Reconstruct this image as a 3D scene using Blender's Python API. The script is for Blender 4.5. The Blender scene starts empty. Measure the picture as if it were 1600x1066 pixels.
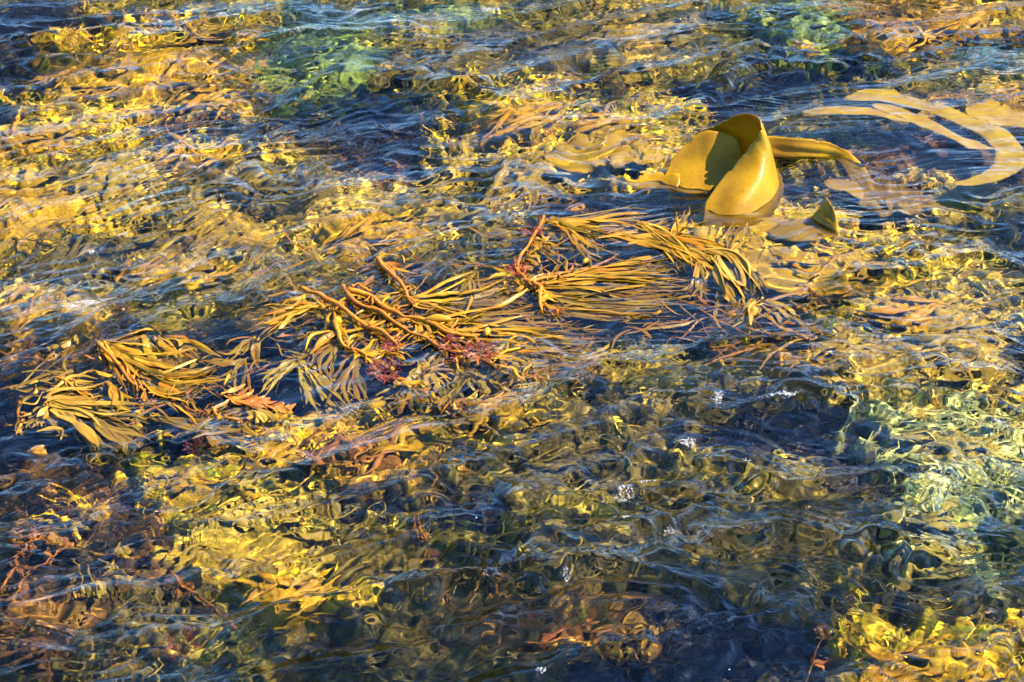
import bpy, math, random
import numpy as np
from mathutils import Vector

# ------------------------------------------------------------------ camera, sky, sun, exposure
sc = bpy.context.scene
C = sc.collection
R = math.radians
PITCH, HFOV, HALFW = R(32.0), R(26.0), 1.5
DIST = HALFW / math.tan(HFOV / 2)
CAM = np.array([0.0, -DIST * math.cos(PITCH), DIST * math.sin(PITCH)])
cd = bpy.data.cameras.new('camera')
cam = bpy.data.objects.new('camera', cd)
C.objects.link(cam)
cam.location = CAM
cam.rotation_euler = (math.pi / 2 - PITCH, 0, 0)
cd.angle = HFOV
cd.clip_end = 2000
sc.camera = cam

SUN_EL, SUN_AZ = R(48), R(10)          # azimuth from +x towards +y
world = bpy.data.worlds.new('World')
sc.world = world
world.use_nodes = True
wn = world.node_tree
sky = wn.nodes.new('ShaderNodeTexSky')
sky.sky_type = 'NISHITA'
sky.sun_disc = False
sky.sun_elevation = SUN_EL
sky.sun_rotation = math.pi / 2 - SUN_AZ
sky.ozone_density = 10.0
sky.dust_density = 0.0
sky.air_density = 0.8
wn.links.new(sky.outputs[0], wn.nodes['Background'].inputs[0])
wn.nodes['Background'].inputs[1].default_value = 0.125
sl = bpy.data.lights.new('sun', 'SUN')
sl.energy = 5.0
sl.angle = R(0.5)
sl.color = (1.0, 0.86, 0.64)
sl.cycles.is_caustics_light = True       # sunlight is refracted by the waves into real caustics
so = bpy.data.objects.new('sun', sl)
C.objects.link(so)
sd = Vector((math.cos(SUN_EL) * math.cos(SUN_AZ), math.cos(SUN_EL) * math.sin(SUN_AZ), math.sin(SUN_EL)))
so.rotation_euler = sd.to_track_quat('Z', 'Y').to_euler()
so.location = (3, 1, 4)
vs = sc.view_settings
vs.view_transform = 'Standard'
vs.look = 'None'
vs.gamma = 1
vs.use_curve_mapping = False
vs.exposure = 1.9
cy = sc.cycles
cy.use_denoising = True
world.cycles.sampling_method = 'NONE'
cy.max_bounces = 4
cy.diffuse_bounces = 1
cy.glossy_bounces = 3
cy.transmission_bounces = 6
cy.transparent_max_bounces = 6
cy.caustics_reflective = False
cy.caustics_refractive = True
cy.blur_glossy = 0.3
cy.sample_clamp_indirect = 6
cy.use_adaptive_sampling = True
cy.adaptive_threshold = 0.05
cy.adaptive_min_samples = 20

rng = np.random.default_rng(11)
random.seed(5)
W0, H0 = 1600.0, 1066.0
FPX = (W0 / 2) / math.tan(HFOV / 2)
FW = np.array([0, math.cos(PITCH), -math.sin(PITCH)])
UPV = np.array([0, math.sin(PITCH), math.cos(PITCH)])


def at(px, py, z=0.0):
    """the point at height z that shows at picture position px, py; below the water the ray bends."""
    d = FW + np.array([1.0, 0, 0]) * ((px - W0 / 2) / FPX) + UPV * ((H0 / 2 - py) / FPX)
    d = d / np.linalg.norm(d)
    z0 = max(z, 0.0)
    t = (z0 - CAM[2]) / d[2]
    p = CAM + d * t
    if z < 0:
        hl = math.hypot(d[0], d[1])
        sr = hl / 1.33
        tr = sr / math.sqrt(1 - sr * sr)
        p = p + np.array([d[0] / hl * tr * -z, d[1] / hl * tr * -z, z])
    return p


def to_px(X, Y, D):
    """picture position of points (arrays) lying D under the calm surface."""
    X = np.asarray(X, float); Y = np.asarray(Y, float)
    vx, vy = X - CAM[0], Y - CAM[1]
    hl = np.hypot(vx, vy)
    k = 0.85 * D
    sx, sy = X - vx / hl * k, Y - vy / hl * k
    rx, ry, rz = sx - CAM[0], sy - CAM[1], -CAM[2]
    dep = ry * FW[1] + rz * FW[2]
    u = ry * UPV[1] + rz * UPV[2]
    return W0 / 2 + FPX * rx / dep, H0 / 2 - FPX * u / dep


# ------------------------------------------------------------------ random height fields
NF, LF = 1024, 7.2       # tile of 7.2 m, 7 mm cells


def field(seed, lam0, lam1, ang=None, spread=0.6, stretch=1.0, power=0.0):
    """periodic noise whose waves are lam0..lam1 metres long and run across `ang`."""
    r = np.random.default_rng(seed)
    k = np.fft.fftfreq(NF, LF / NF)
    KX, KY = np.meshgrid(k, k)
    if ang is not None:
        c, s = math.cos(ang), math.sin(ang)
        KX, KY = (KX * c + KY * s), (-KX * s + KY * c)
    KK = np.hypot(KX * stretch, KY) + 1e-9
    lam = 1 / KK
    band = np.exp(-((np.log(lam) - 0.5 * (math.log(lam0) + math.log(lam1))) / (0.5 * (math.log(lam1) - math.log(lam0)))) ** 2)
    band = band * lam ** power
    if ang is not None and stretch == 1.0:
        th = np.arctan2(np.abs(KX), np.abs(KY))
        band = band * np.exp(-(th / spread) ** 2)
    F = np.fft.fft2(r.normal(size=(NF, NF))) * band
    h = np.real(np.fft.ifft2(F))
    return h / h.std()


def samp(f, X, Y):
    u = (np.asarray(X, float) / LF + 0.5) * NF
    v = (np.asarray(Y, float) / LF + 0.43) * NF
    i = np.floor(u).astype(int); j = np.floor(v).astype(int)
    a = u - i; b = v - j

    def w(t):
        return (-.5 * t + t * t - .5 * t ** 3, 1 - 2.5 * t * t + 1.5 * t ** 3, .5 * t + 2 * t * t - 1.5 * t ** 3, -.5 * t * t + .5 * t ** 3)
    wa, wb = w(a), w(b)
    o = 0
    for q in range(4):
        row = 0
        for p in range(4):
            row = row + wa[p] * f[(j + q - 1) % NF, (i + p - 1) % NF]
        o = o + wb[q] * row
    return o


SW = field(1, .7, 1.6, R(12), .9)
MDA = field(2, .14, .36, R(40), .5)
MDB = field(3, .14, .38, R(9), .5)
MDC = field(13, .14, .36, R(-30), .5)
CAA = field(4, .04, .10, R(40), .22)
CAB = field(5, .04, .10, R(8), .24)
CAC = field(6, .04, .10, R(-30), .24)
STA = field(14, .08, .17, R(40), .17)
STB = field(15, .08, .17, R(10), .17)
STC = field(16, .08, .17, R(-26), .17)
SW2 = field(17, .30, .60, R(24), .32)
MK = field(7, .4, 1.1)
MK2 = field(8, .5, 1.3)
NB = field(9, .06, .30)
NC = field(10, .25, 1.0)
ND = field(12, .03, .09)

CRESTS = [  # wavelet crests seen in the photograph: picture path, height, width
    ([(300, 1010), (420, 965), (560, 940), (690, 915), (800, 920), (900, 893), (1010, 905), (1110, 935)], .020, .055),
    ([(330, 1030), (430, 1000), (520, 985), (640, 990), (760, 995), (880, 1000)], .016, .05),
    ([(720, 970), (830, 945), (950, 945), (1060, 960)], .013, .045),
    ([(770, 790), (860, 775), (920, 790), (1000, 770)], .014, .04),
    ([(1080, 715), (1180, 745), (1250, 765), (1340, 770), (1450, 755), (1590, 720)], .018, .05),
    ([(1070, 825), (1180, 845), (1280, 870), (1380, 885), (1500, 880)], .017, .05),
    ([(1050, 620), (1200, 640), (1330, 620), (1450, 600), (1600, 585)], .014, .045),
    ([(1000, 560), (1120, 545), (1270, 540)], .010, .035),
    ([(1270, 480), (1350, 430), (1440, 400), (1540, 410), (1600, 430)], .016, .05),
    ([(60, 600), (200, 540), (330, 490), (450, 440), (560, 390)], .013, .04),
    ([(0, 590), (120, 530), (280, 450), (420, 380)], .010, .04),
    ([(820, 660), (900, 610), (960, 580), (1060, 570)], .016, .045),
    ([(1000, 230), (1150, 120), (1300, 90), (1420, 70), (1600, 40)], .020, .06),
    ([(420, 170), (560, 120), (700, 130), (800, 160)], .020, .06),
    ([(0, 60), (120, 70), (250, 60), (400, 40), (520, 20)], .020, .06),
    ([(350, 75), (450, 65), (600, 60)], .012, .05),
    ([(900, 145), (1000, 125), (1100, 100), (1200, 60)], .018, .055),
    ([(520, 800), (640, 790), (720, 830), (690, 890)], .010, .035),
    ([(930, 1020), (1060, 1010), (1180, 985), (1290, 950)], .016, .045),
    ([(980, 1060), (1100, 1035), (1230, 1000)], .014, .04),
    ([(0, 715), (150, 725), (300, 700), (420, 720)], .010, .04),
]


def crest_height(X, Y):
    out = np.zeros_like(X)
    for path, a, w in CRESTS:
        P = np.array([at(x, y)[:2] for x, y in path])
        lo, hi = P.min(0) - 6 * w, P.max(0) + 6 * w
        m = (X > lo[0]) & (X < hi[0]) & (Y > lo[1]) & (Y < hi[1])
        if not m.any():
            continue
        x, y = X[m], Y[m]
        wob = .03 * samp(NC, x, y) + .010 * samp(NB, x, y)
        y = y + wob
        best = np.full(x.shape, 1e9); sg = np.zeros_like(x); tt = np.zeros_like(x)
        n = len(P) - 1
        for i in range(n):
            d = P[i + 1] - P[i]; L2 = d @ d
            t = np.clip(((x - P[i][0]) * d[0] + (y - P[i][1]) * d[1]) / L2, 0, 1)
            dx, dy = x - P[i][0] - t * d[0], y - P[i][1] - t * d[1]
            r = np.hypot(dx, dy); b = r < best
            best = np.where(b, r, best)
            sg = np.where(b, np.sign(d[0] * dy - d[1] * dx), sg)
            tt = np.where(b, (i + t) / n, tt)
        s = best * sg                        # >0 : far side of the crest
        prof = np.where(s > 0, np.exp(-(s / (1.2 * w)) ** 2), np.exp(-(s / (.6 * w)) ** 2))
        par = np.where(s < 0, 0, .013) * np.sin(s / w * 13 + 2 * samp(NB, x, y)) * np.exp(-np.abs(s) / (1.6 * w))
        env = np.clip(np.minimum(tt, 1 - tt) * 5, 0, 1) ** .7
        out[m] += (2.15 if path[0][1] > 690 else 1.7) * a * env * (prof + par * (1 + .5 * samp(MK, x, y)))
    return out


def flow_weights(X, Y):
    """how far the ripples run up to the right (a), straight across (b) or down to the right (c)."""
    px, py = to_px(X, Y, 0)
    px = np.clip(px, -2000, 4000); py = np.clip(py, -2000, 4000)
    n = samp(MK2, Y, X)
    a = 1.3 * np.exp(-((px - 260) / 480) ** 2 - ((py - 450) / 330) ** 2) + .5 * np.exp(-((px - 650) / 330) ** 2 - ((py - 960) / 130) ** 2) + .25 * np.clip(n, 0, 2)
    c = 1.3 * np.exp(-((px - 1330) / 360) ** 2 - ((py - 820) / 240) ** 2) + .5 * np.exp(-((px - 330) / 200) ** 2 - ((py - 130) / 90) ** 2) + .25 * np.clip(-n, 0, 2)
    b = .42 + 0 * a
    t = a + b + c
    return a / t, b / t, c / t


def water_h(X, Y):
    X = np.asarray(X, float); Y = np.asarray(Y, float)
    wx = X + .05 * samp(NC, X, Y); wy = Y + .05 * samp(NC, Y + 1.7, X - .4)
    m1 = 1 / (1 + np.exp(-2.6 * (samp(MK, X, Y) + .1)))
    m2 = 1 / (1 + np.exp(-2.6 * (samp(MK2, X, Y) + .1)))
    px, py = to_px(X, Y, 0)
    wa, wb, wc = flow_weights(X, Y)
    md = (wa * samp(MDA, wx, wy) + wb * samp(MDB, wx, wy) + wc * samp(MDC, wx, wy)) / np.sqrt(wa * wa + wb * wb + wc * wc)
    ca = (wa * samp(CAA, wx, wy) + wb * samp(CAB, wx, wy) + wc * samp(CAC, wx, wy)) * .8 / np.sqrt(wa * wa + wb * wb + wc * wc)
    h = .010 * samp(SW, X, Y)
    h = h + .0050 * (1.0 - .9 * np.sqrt(md * md + .08)) * (.5 + m2) + .0012 * md
    h = h + .34 * (1 - .5 / (1 + np.exp(-(py - 720) / 50))) * (.0012 + .0016 * m1) * (ca - .22 * ca * np.abs(ca))
    st = (wa * samp(STA, wx, wy) + wb * samp(STB, wx, wy) + wc * samp(STC, wx, wy)) / np.sqrt(wa * wa + wb * wb + wc * wc)
    lowm = 1 / (1 + np.exp(-(py - 720) / 50)) * np.clip((px - 150) / 300, .3, 1)
    low = .5 + 1.0 * lowm + .35 / (1 + np.exp((py - 170) / 40))
    h = h + .0040 * low * (.35 + .9 * m1) * (1 - np.sqrt(st * st + .06))
    top = 1 / (1 + np.exp((py - 190) / 45))
    s2 = samp(SW2, X, Y)
    h = h + (.003 + .013 * lowm + .007 * top) * (1.1 - 1.2 * np.sqrt(s2 * s2 + .15))
    # quiet water round the big upright blades and over the floating mats
    calm = 1 - .45 * np.exp(-(((px - 1180) / 190) ** 2 + ((py - 290) / 95) ** 2))
    for cx, cy_, ax, ay, k in ((700, 500, 330, 95, .45), (1020, 400, 220, 75, .55), (1440, 210, 160, 80, .55), (190, 610, 220, 80, .4)):
        calm = calm * (1 - k * np.exp(-(((px - cx) / ax) ** 2 + ((py - cy_) / ay) ** 2)))
    return h * calm + crest_height(X, Y) * (.4 + .6 * calm)


def h1(x, y):
    return float(water_h(np.array([x]), np.array([y]))[0])


# ------------------------------------------------------------------ mesh helpers
def mesh_from(name, co, quads, smooth=True):
    co = np.asarray(co, np.float32); q = np.asarray(quads, np.int32)
    m = bpy.data.meshes.new(name)
    m.vertices.add(len(co)); m.vertices.foreach_set('co', co.ravel())
    m.loops.add(q.size); m.loops.foreach_set('vertex_index', q.ravel())
    m.polygons.add(len(q)); m.polygons.foreach_set('loop_start', np.arange(len(q), dtype=np.int32) * q.shape[1])
    m.update(calc_edges=True)
    m.polygons.foreach_set('use_smooth', np.full(len(q), smooth))
    return m


def obj(name, mesh, mat, parent=None, loc=None):
    o = bpy.data.objects.new(name, mesh)
    C.objects.link(o)
    if mat is not None and not mesh.materials:
        mesh.materials.append(mat)
    if parent is not None:
        o.parent = parent
    if loc is not None:
        o.location = loc
    o.cycles.is_caustics_receiver = True
    return o


def empty(name, loc, label, cat, group=None):
    o = bpy.data.objects.new(name, None)
    o.empty_display_size = .03
    C.objects.link(o)
    o.location = [float(v) for v in loc]
    return tag(o, label, cat, group)


def tag(o, label, cat, group=None):
    o['label'] = label
    o['category'] = cat
    if group:
        o['group'] = group
    return o


def catmull(P, n):
    P = np.asarray(P, float)
    m = len(P)
    Q = np.concatenate([[2 * P[0] - P[1]], P, [2 * P[-1] - P[-2]]])
    t = np.linspace(0, m - 1, n)
    i = np.minimum(t.astype(int), m - 2); f = (t - i).reshape((-1,) + (1,) * (P.ndim - 1))
    a, b, c, d = Q[i], Q[i + 1], Q[i + 2], Q[i + 3]
    return .5 * (2 * b + (c - a) * f + (2 * a - 5 * b + 4 * c - d) * f ** 2 + (-a + 3 * b - 3 * c + d) * f ** 3)


def grid_quads(nu, nv):
    i = np.arange(nu * nv).reshape(nu, nv)
    return np.stack([i[:-1, :-1], i[:-1, 1:], i[1:, 1:], i[1:, :-1]], -1).reshape(-1, 4)


def sheet(G, th):
    """closed leathery sheet of thickness th from a grid of points nu x nv x 3 (edges thinned)."""
    nu, nv = G.shape[:2]
    du = np.gradient(G, axis=0); dv = np.gradient(G, axis=1)
    N = np.cross(du, dv); N /= np.linalg.norm(N, axis=2, keepdims=True) + 1e-12
    e = np.minimum.outer(np.minimum(np.arange(nu), nu - 1 - np.arange(nu)), np.minimum(np.arange(nv), nv - 1 - np.arange(nv)))
    t = th * .5 * np.where(e == 0, .35, 1.0)[..., None]
    A, B = G + N * t, G - N * t
    n = nu * nv
    q = grid_quads(nu, nv)
    i = np.arange(n).reshape(nu, nv)
    loop = np.concatenate([i[0, :-1], i[:-1, -1], i[-1, :0:-1], i[:0:-1, 0]])
    nx = np.roll(loop, -1)
    side = np.stack([loop, loop + n, nx + n, nx], 1)
    return np.concatenate([A.reshape(-1, 3), B.reshape(-1, 3)]), np.concatenate([q, q[:, ::-1] + n, side])


def tube(P, rad, seg=8, name='stipe'):
    P = np.asarray(P, float); n = len(P)
    rad = np.broadcast_to(rad, (n,))
    T = np.gradient(P, axis=0); T /= np.linalg.norm(T, axis=1, keepdims=True) + 1e-12
    ref = np.array([0, 0, 1.0])
    S = np.cross(T, ref); S /= np.linalg.norm(S, axis=1, keepdims=True) + 1e-9
    U = np.cross(S, T)
    a = np.arange(seg) * 2 * math.pi / seg
    co = P[:, None] + rad[:, None, None] * (S[:, None] * np.cos(a)[None, :, None] + U[:, None] * np.sin(a)[None, :, None])
    q = []
    for i in range(n - 1):
        for j in range(seg):
            k = (j + 1) % seg
            q.append((i * seg + j, i * seg + k, (i + 1) * seg + k, (i + 1) * seg + j))
    co = co.reshape(-1, 3)
    co = np.concatenate([co, [P[0]], [P[-1]]])
    for j in range(0, seg, 2):
        q.append((len(co) - 2, (j + 2) % seg, j + 1, j))
        b = (n - 1) * seg
        q.append((len(co) - 1, b + j, b + j + 1, b + (j + 2) % seg))
    return mesh_from(name, co, q)


# ------------------------------------------------------------------ materials
MATS = {}


def kelp_mat(name, c0, c1, rough=.38, trans=.3, scale=9, bump=.15, vary=.18, spots=0.0):
    m = bpy.data.materials.new(name)
    m.use_nodes = True
    nt = m.node_tree; N = nt.nodes; L = nt.links
    b = N['Principled BSDF']; out = N['Material Output']
    tc = N.new('ShaderNodeTexCoord')
    n1 = N.new('ShaderNodeTexNoise'); n1.inputs['Scale'].default_value = scale; n1.inputs['Detail'].default_value = 5
    L.new(tc.outputs['Object'], n1.inputs['Vector'])
    r = N.new('ShaderNodeValToRGB')
    r.color_ramp.elements[0].position = .32; r.color_ramp.elements[0].color = (*c0, 1)
    r.color_ramp.elements[1].position = .68; r.color_ramp.elements[1].color = (*c1, 1)
    L.new(n1.outputs[0], r.inputs[0])
    oi = N.new('ShaderNodeObjectInfo')
    mr = N.new('ShaderNodeMapRange'); mr.inputs[3].default_value = 1 - vary; mr.inputs[4].default_value = 1 + vary
    L.new(oi.outputs['Random'], mr.inputs[0])
    hs = N.new('ShaderNodeHueSaturation')
    L.new(r.outputs[0], hs.inputs['Color']); L.new(mr.outputs[0], hs.inputs['Value'])
    mh = N.new('ShaderNodeMapRange'); mh.inputs[3].default_value = .5 - vary * .045; mh.inputs[4].default_value = .5 + vary * .03
    ml = N.new('ShaderNodeMath'); ml.operation = 'FRACT'
    m7 = N.new('ShaderNodeMath'); m7.operation = 'MULTIPLY'; m7.inputs[1].default_value = 7.31
    L.new(oi.outputs['Random'], m7.inputs[0]); L.new(m7.outputs[0], ml.inputs[0]); L.new(ml.outputs[0], mh.inputs[0]); L.new(mh.outputs[0], hs.inputs['Hue'])
    col = hs.outputs[0]
    n2 = N.new('ShaderNodeTexNoise'); n2.inputs['Scale'].default_value = scale * 9; n2.inputs['Detail'].default_value = 3
    L.new(tc.outputs['Object'], n2.inputs['Vector'])
    if spots:
        sp = N.new('ShaderNodeMapRange'); sp.inputs[1].default_value = .60; sp.inputs[2].default_value = .72
        sp.inputs[3].default_value = 0; sp.inputs[4].default_value = spots
        L.new(n2.outputs[0], sp.inputs[0])
        mx = N.new('ShaderNodeMix'); mx.data_type = 'RGBA'
        L.new(sp.outputs[0], mx.inputs[0]); L.new(col, mx.inputs[6]); mx.inputs[7].default_value = (c0[0] * .35, c0[1] * .28, c0[2] * .3, 1)
        col = mx.outputs[2]
    L.new(col, b.inputs['Base Color'])
    b.inputs['Roughness'].default_value = rough
    b.inputs['Specular IOR Level'].default_value = .3
    bp = N.new('ShaderNodeBump'); bp.inputs['Strength'].default_value = bump; bp.inputs['Distance'].default_value = .004
    L.new(n2.outputs[0], bp.inputs['Height']); L.new(bp.outputs[0], b.inputs['Normal'])
    if trans:
        tl = N.new('ShaderNodeBsdfTranslucent'); L.new(col, tl.inputs[0])
        mix = N.new('ShaderNodeMixShader'); mix.inputs[0].default_value = trans
        L.new(b.outputs[0], mix.inputs[1]); L.new(tl.outputs[0], mix.inputs[2]); L.new(mix.outputs[0], out.inputs[0])
    MATS[name] = m
    return m


M_BULL = kelp_mat('bull_kelp_leather', (.24, .115, .0015), (.46, .265, .004), rough=.38, trans=.24, scale=7, bump=.3, vary=0, spots=.25)
M_GOLD = kelp_mat('golden_kelp', (.54, .25, .004), (.80, .42, .010))
M_AMBER = kelp_mat('amber_kelp', (.56, .25, .003), (.78, .41, .007))
M_TAN = kelp_mat('tan_kelp', (.27, .15, .014), (.46, .28, .035))
M_STRAP = kelp_mat('strap_leaf', (.25, .13, .004), (.46, .27, .014), vary=.28)
M_OLIVE = kelp_mat('olive_kelp', (.11, .075, .006), (.30, .21, .02))
M_KHAKI = kelp_mat('khaki_kelp', (.42, .25, .016), (.64, .41, .04))
M_STEM = kelp_mat('orange_stipe', (.27, .075, .002), (.50, .18, .004), rough=.55, trans=0, scale=30, bump=.5, vary=.15, spots=.6)
M_RUST = kelp_mat('rust_weed', (.30, .09, .012), (.52, .22, .03), vary=.25)
M_RED = kelp_mat('red_weed', (.14, .008, .010), (.36, .045, .035), trans=.15, vary=.2)
M_GREEN = kelp_mat('green_weed', (.16, .21, .02), (.32, .40, .06))
M_PALE = kelp_mat('pale_weed', (.42, .31, .035), (.60, .46, .075))
M_BROWN = kelp_mat('brown_weed', (.10, .045, .012), (.26, .12, .03))
M_RIBBON = kelp_mat('ribbon_kelp', (.42, .23, .007), (.64, .40, .022), scale=16, bump=.6, vary=.1)
M_ORANGE = kelp_mat('orange_leaf', (.34, .13, .004), (.52, .25, .010), vary=.25)
M_FOOT = kelp_mat('kelp_foot', (.50, .26, .003), (.78, .45, .008), scale=8, bump=.2, vary=.05, spots=0)
M_FLOAT = kelp_mat('float_bladder', (.36, .19, .004), (.44, .25, .007), rough=.25, trans=.1, vary=.1)


def attr_mat(name, rough=.6, fine=60, bump=.4, amount=.65):
    m = bpy.data.materials.new(name)
    m.use_nodes = True
    nt = m.node_tree; N = nt.nodes; L = nt.links
    b = N['Principled BSDF']
    a = N.new('ShaderNodeAttribute'); a.attribute_name = 'Col'
    tc = N.new('ShaderNodeTexCoord')
    n = N.new('ShaderNodeTexNoise'); n.inputs['Scale'].default_value = fine; n.inputs['Detail'].default_value = 4
    L.new(tc.outputs['Object'], n.inputs['Vector'])
    mr = N.new('ShaderNodeMapRange'); mr.inputs[1].default_value = .3; mr.inputs[2].default_value = .7
    mr.inputs[3].default_value = 1 - amount; mr.inputs[4].default_value = 1 + amount
    L.new(n.outputs[0], mr.inputs[0])
    hs = N.new('ShaderNodeHueSaturation'); L.new(a.outputs['Color'], hs.inputs['Color']); L.new(mr.outputs[0], hs.inputs['Value'])
    L.new(hs.outputs[0], b.inputs['Base Color'])
    b.inputs['Roughness'].default_value = rough
    b.inputs['Specular IOR Level'].default_value = .2
    bp = N.new('ShaderNodeBump'); bp.inputs['Strength'].default_value = bump; bp.inputs['Distance'].default_value = .01
    L.new(n.outputs[0], bp.inputs['Height']); L.new(bp.outputs[0], b.inputs['Normal'])
    return m


M_BED = attr_mat('algae_covered_rock', fine=55)
M_TURF = attr_mat('seaweed_turf', rough=.5, fine=15, bump=.05, amount=.25)

mw = bpy.data.materials.new('sea_water')
mw.use_nodes = True
_n = mw.node_tree
_n.nodes.remove(_n.nodes['Principled BSDF'])
_g = _n.nodes.new('ShaderNodeBsdfGlass')
_g.inputs['IOR'].default_value = 1.333
_g.inputs['Roughness'].default_value = 0.0
_g.inputs['Color'].default_value = (.97, 1.0, .985, 1)
_w = _n.nodes
_tc = _w.new('ShaderNodeTexCoord')
_wn = _w.new('ShaderNodeTexNoise'); _wn.inputs['Scale'].default_value = 2.2; _wn.inputs['Detail'].default_value = 1
_n.links.new(_tc.outputs['Object'], _wn.inputs['Vector'])
_ws = _w.new('ShaderNodeVectorMath'); _ws.operation = 'MULTIPLY_ADD'; _ws.inputs[1].default_value = (.30, .22, 0)
_n.links.new(_wn.outputs['Color'], _ws.inputs[0]); _n.links.new(_tc.outputs['Object'], _ws.inputs[2])
_prev = None
for _at, _rot, _lay in (('ripple_up', 40, (((3.4, 28), .0165), ((9, 60), .0044))), ('ripple_across', 8, (((3.4, 27), .0155), ((9, 62), .0042))), ('ripple_down', -30, (((3.4, 26), .0145), ((9, 58), .0038)))):
    _av = _w.new('ShaderNodeAttribute'); _av.attribute_name = _at
    for _k, (_sc, _dist) in enumerate(_lay):
        _mp = _w.new('ShaderNodeMapping'); _mp.vector_type = 'TEXTURE'
        _mp.inputs['Scale'].default_value = (1 / _sc[0], 1 / _sc[1], 1); _mp.inputs['Rotation'].default_value = (0, 0, R(_rot + 6 * _k)); _mp.inputs['Location'].default_value = (_k * 3.1, _rot * .1, 0)
        _n.links.new(_ws.outputs[0], _mp.inputs[0])
        _no = _w.new('ShaderNodeTexNoise'); _no.inputs['Scale'].default_value = 1; _no.inputs['Detail'].default_value = 1.0; _no.inputs['Distortion'].default_value = .35
        _n.links.new(_mp.outputs[0], _no.inputs['Vector'])
        _mk = _w.new('ShaderNodeTexNoise'); _mk.inputs['Scale'].default_value = 1.9 + _k; _mk.inputs['Detail'].default_value = 1
        _n.links.new(_tc.outputs['Object'], _mk.inputs['Vector'])
        _mm = _w.new('ShaderNodeMapRange'); _mm.inputs[1].default_value = .42; _mm.inputs[2].default_value = .62; _mm.inputs[3].default_value = .10; _mm.inputs[4].default_value = 1.25
        _n.links.new(_mk.outputs[0], _mm.inputs[0])
        _ml = _w.new('ShaderNodeMath'); _ml.operation = 'MULTIPLY'
        _n.links.new(_mm.outputs[0], _ml.inputs[0]); _n.links.new(_av.outputs['Fac'], _ml.inputs[1])
        _bp = _w.new('ShaderNodeBump'); _bp.inputs['Distance'].default_value = _dist
        _n.links.new(_ml.outputs[0], _bp.inputs['Strength']); _n.links.new(_no.outputs[0], _bp.inputs['Height'])
        if _prev: _n.links.new(_prev.outputs[0], _bp.inputs['Normal'])
        _prev = _bp
_n.links.new(_prev.outputs[0], _g.inputs['Normal'])
_n.links.new(_g.outputs[0], _n.nodes['Material Output'].inputs[0])

mf = bpy.data.materials.new('sea_foam')
mf.use_nodes = True
_b = mf.node_tree.nodes['Principled BSDF']
_b.inputs['Base Color'].default_value = (.30, .30, .30, 1)
_b.inputs['Roughness'].default_value = .25
_b.inputs['Subsurface Weight'].default_value = 0

# ------------------------------------------------------------------ water and sea bed


def spaced(lo, hi, step, far, ratio=1.28):
    c = list(np.arange(lo, hi + 1e-6, step))
    s, v = step, lo
    left = []
    while v > -far:
        s *= ratio; v -= s; left.append(v)
    s, v = step, c[-1]
    right = []
    while v < far:
        s *= ratio; v += s; right.append(v)
    return np.array(left[::-1] + c + right)


def sheet_mesh(name, xs, ys, fz):
    X, Y = np.meshgrid(xs, ys)
    Z = fz(X, Y)
    return mesh_from(name, np.stack([X, Y, Z], -1).reshape(-1, 3), grid_quads(len(ys), len(xs))), X, Y, Z


def edge_fade(X, Y):
    ex = np.clip((3.6 - np.abs(X)) / 1.0, 0, 1)
    ey = np.clip((np.minimum(Y + 2.6, 3.9 - Y)) / .9, 0, 1)
    return ex * ey


def water_z(X, Y):
    f = edge_fade(X, Y)
    z = np.zeros_like(X)
    m = f > 0
    z[m] = water_h(X[m], Y[m]) * f[m]
    return z


wx = spaced(-2.25, 2.25, .0062, 220)
wy = spaced(-1.75, 2.72, .0075, 220)
wm, WX_, WY_, _ = sheet_mesh('water', wx, wy, water_z)
for _nm, _wt in zip(('ripple_up', 'ripple_across', 'ripple_down'), flow_weights(np.clip(WX_, -3.5, 3.5), np.clip(WY_, -3, 4.5))):
    _a = wm.attributes.new(_nm, 'FLOAT', 'POINT')
    _a.data.foreach_set('value', _wt.astype(np.float32).ravel())
water = obj('water', wm, mw)
water['kind'] = 'structure'
water['label'] = 'clear rippled sea water over the kelp'
water.cycles.is_caustics_caster = True
water.cycles.is_caustics_receiver = False

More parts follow.
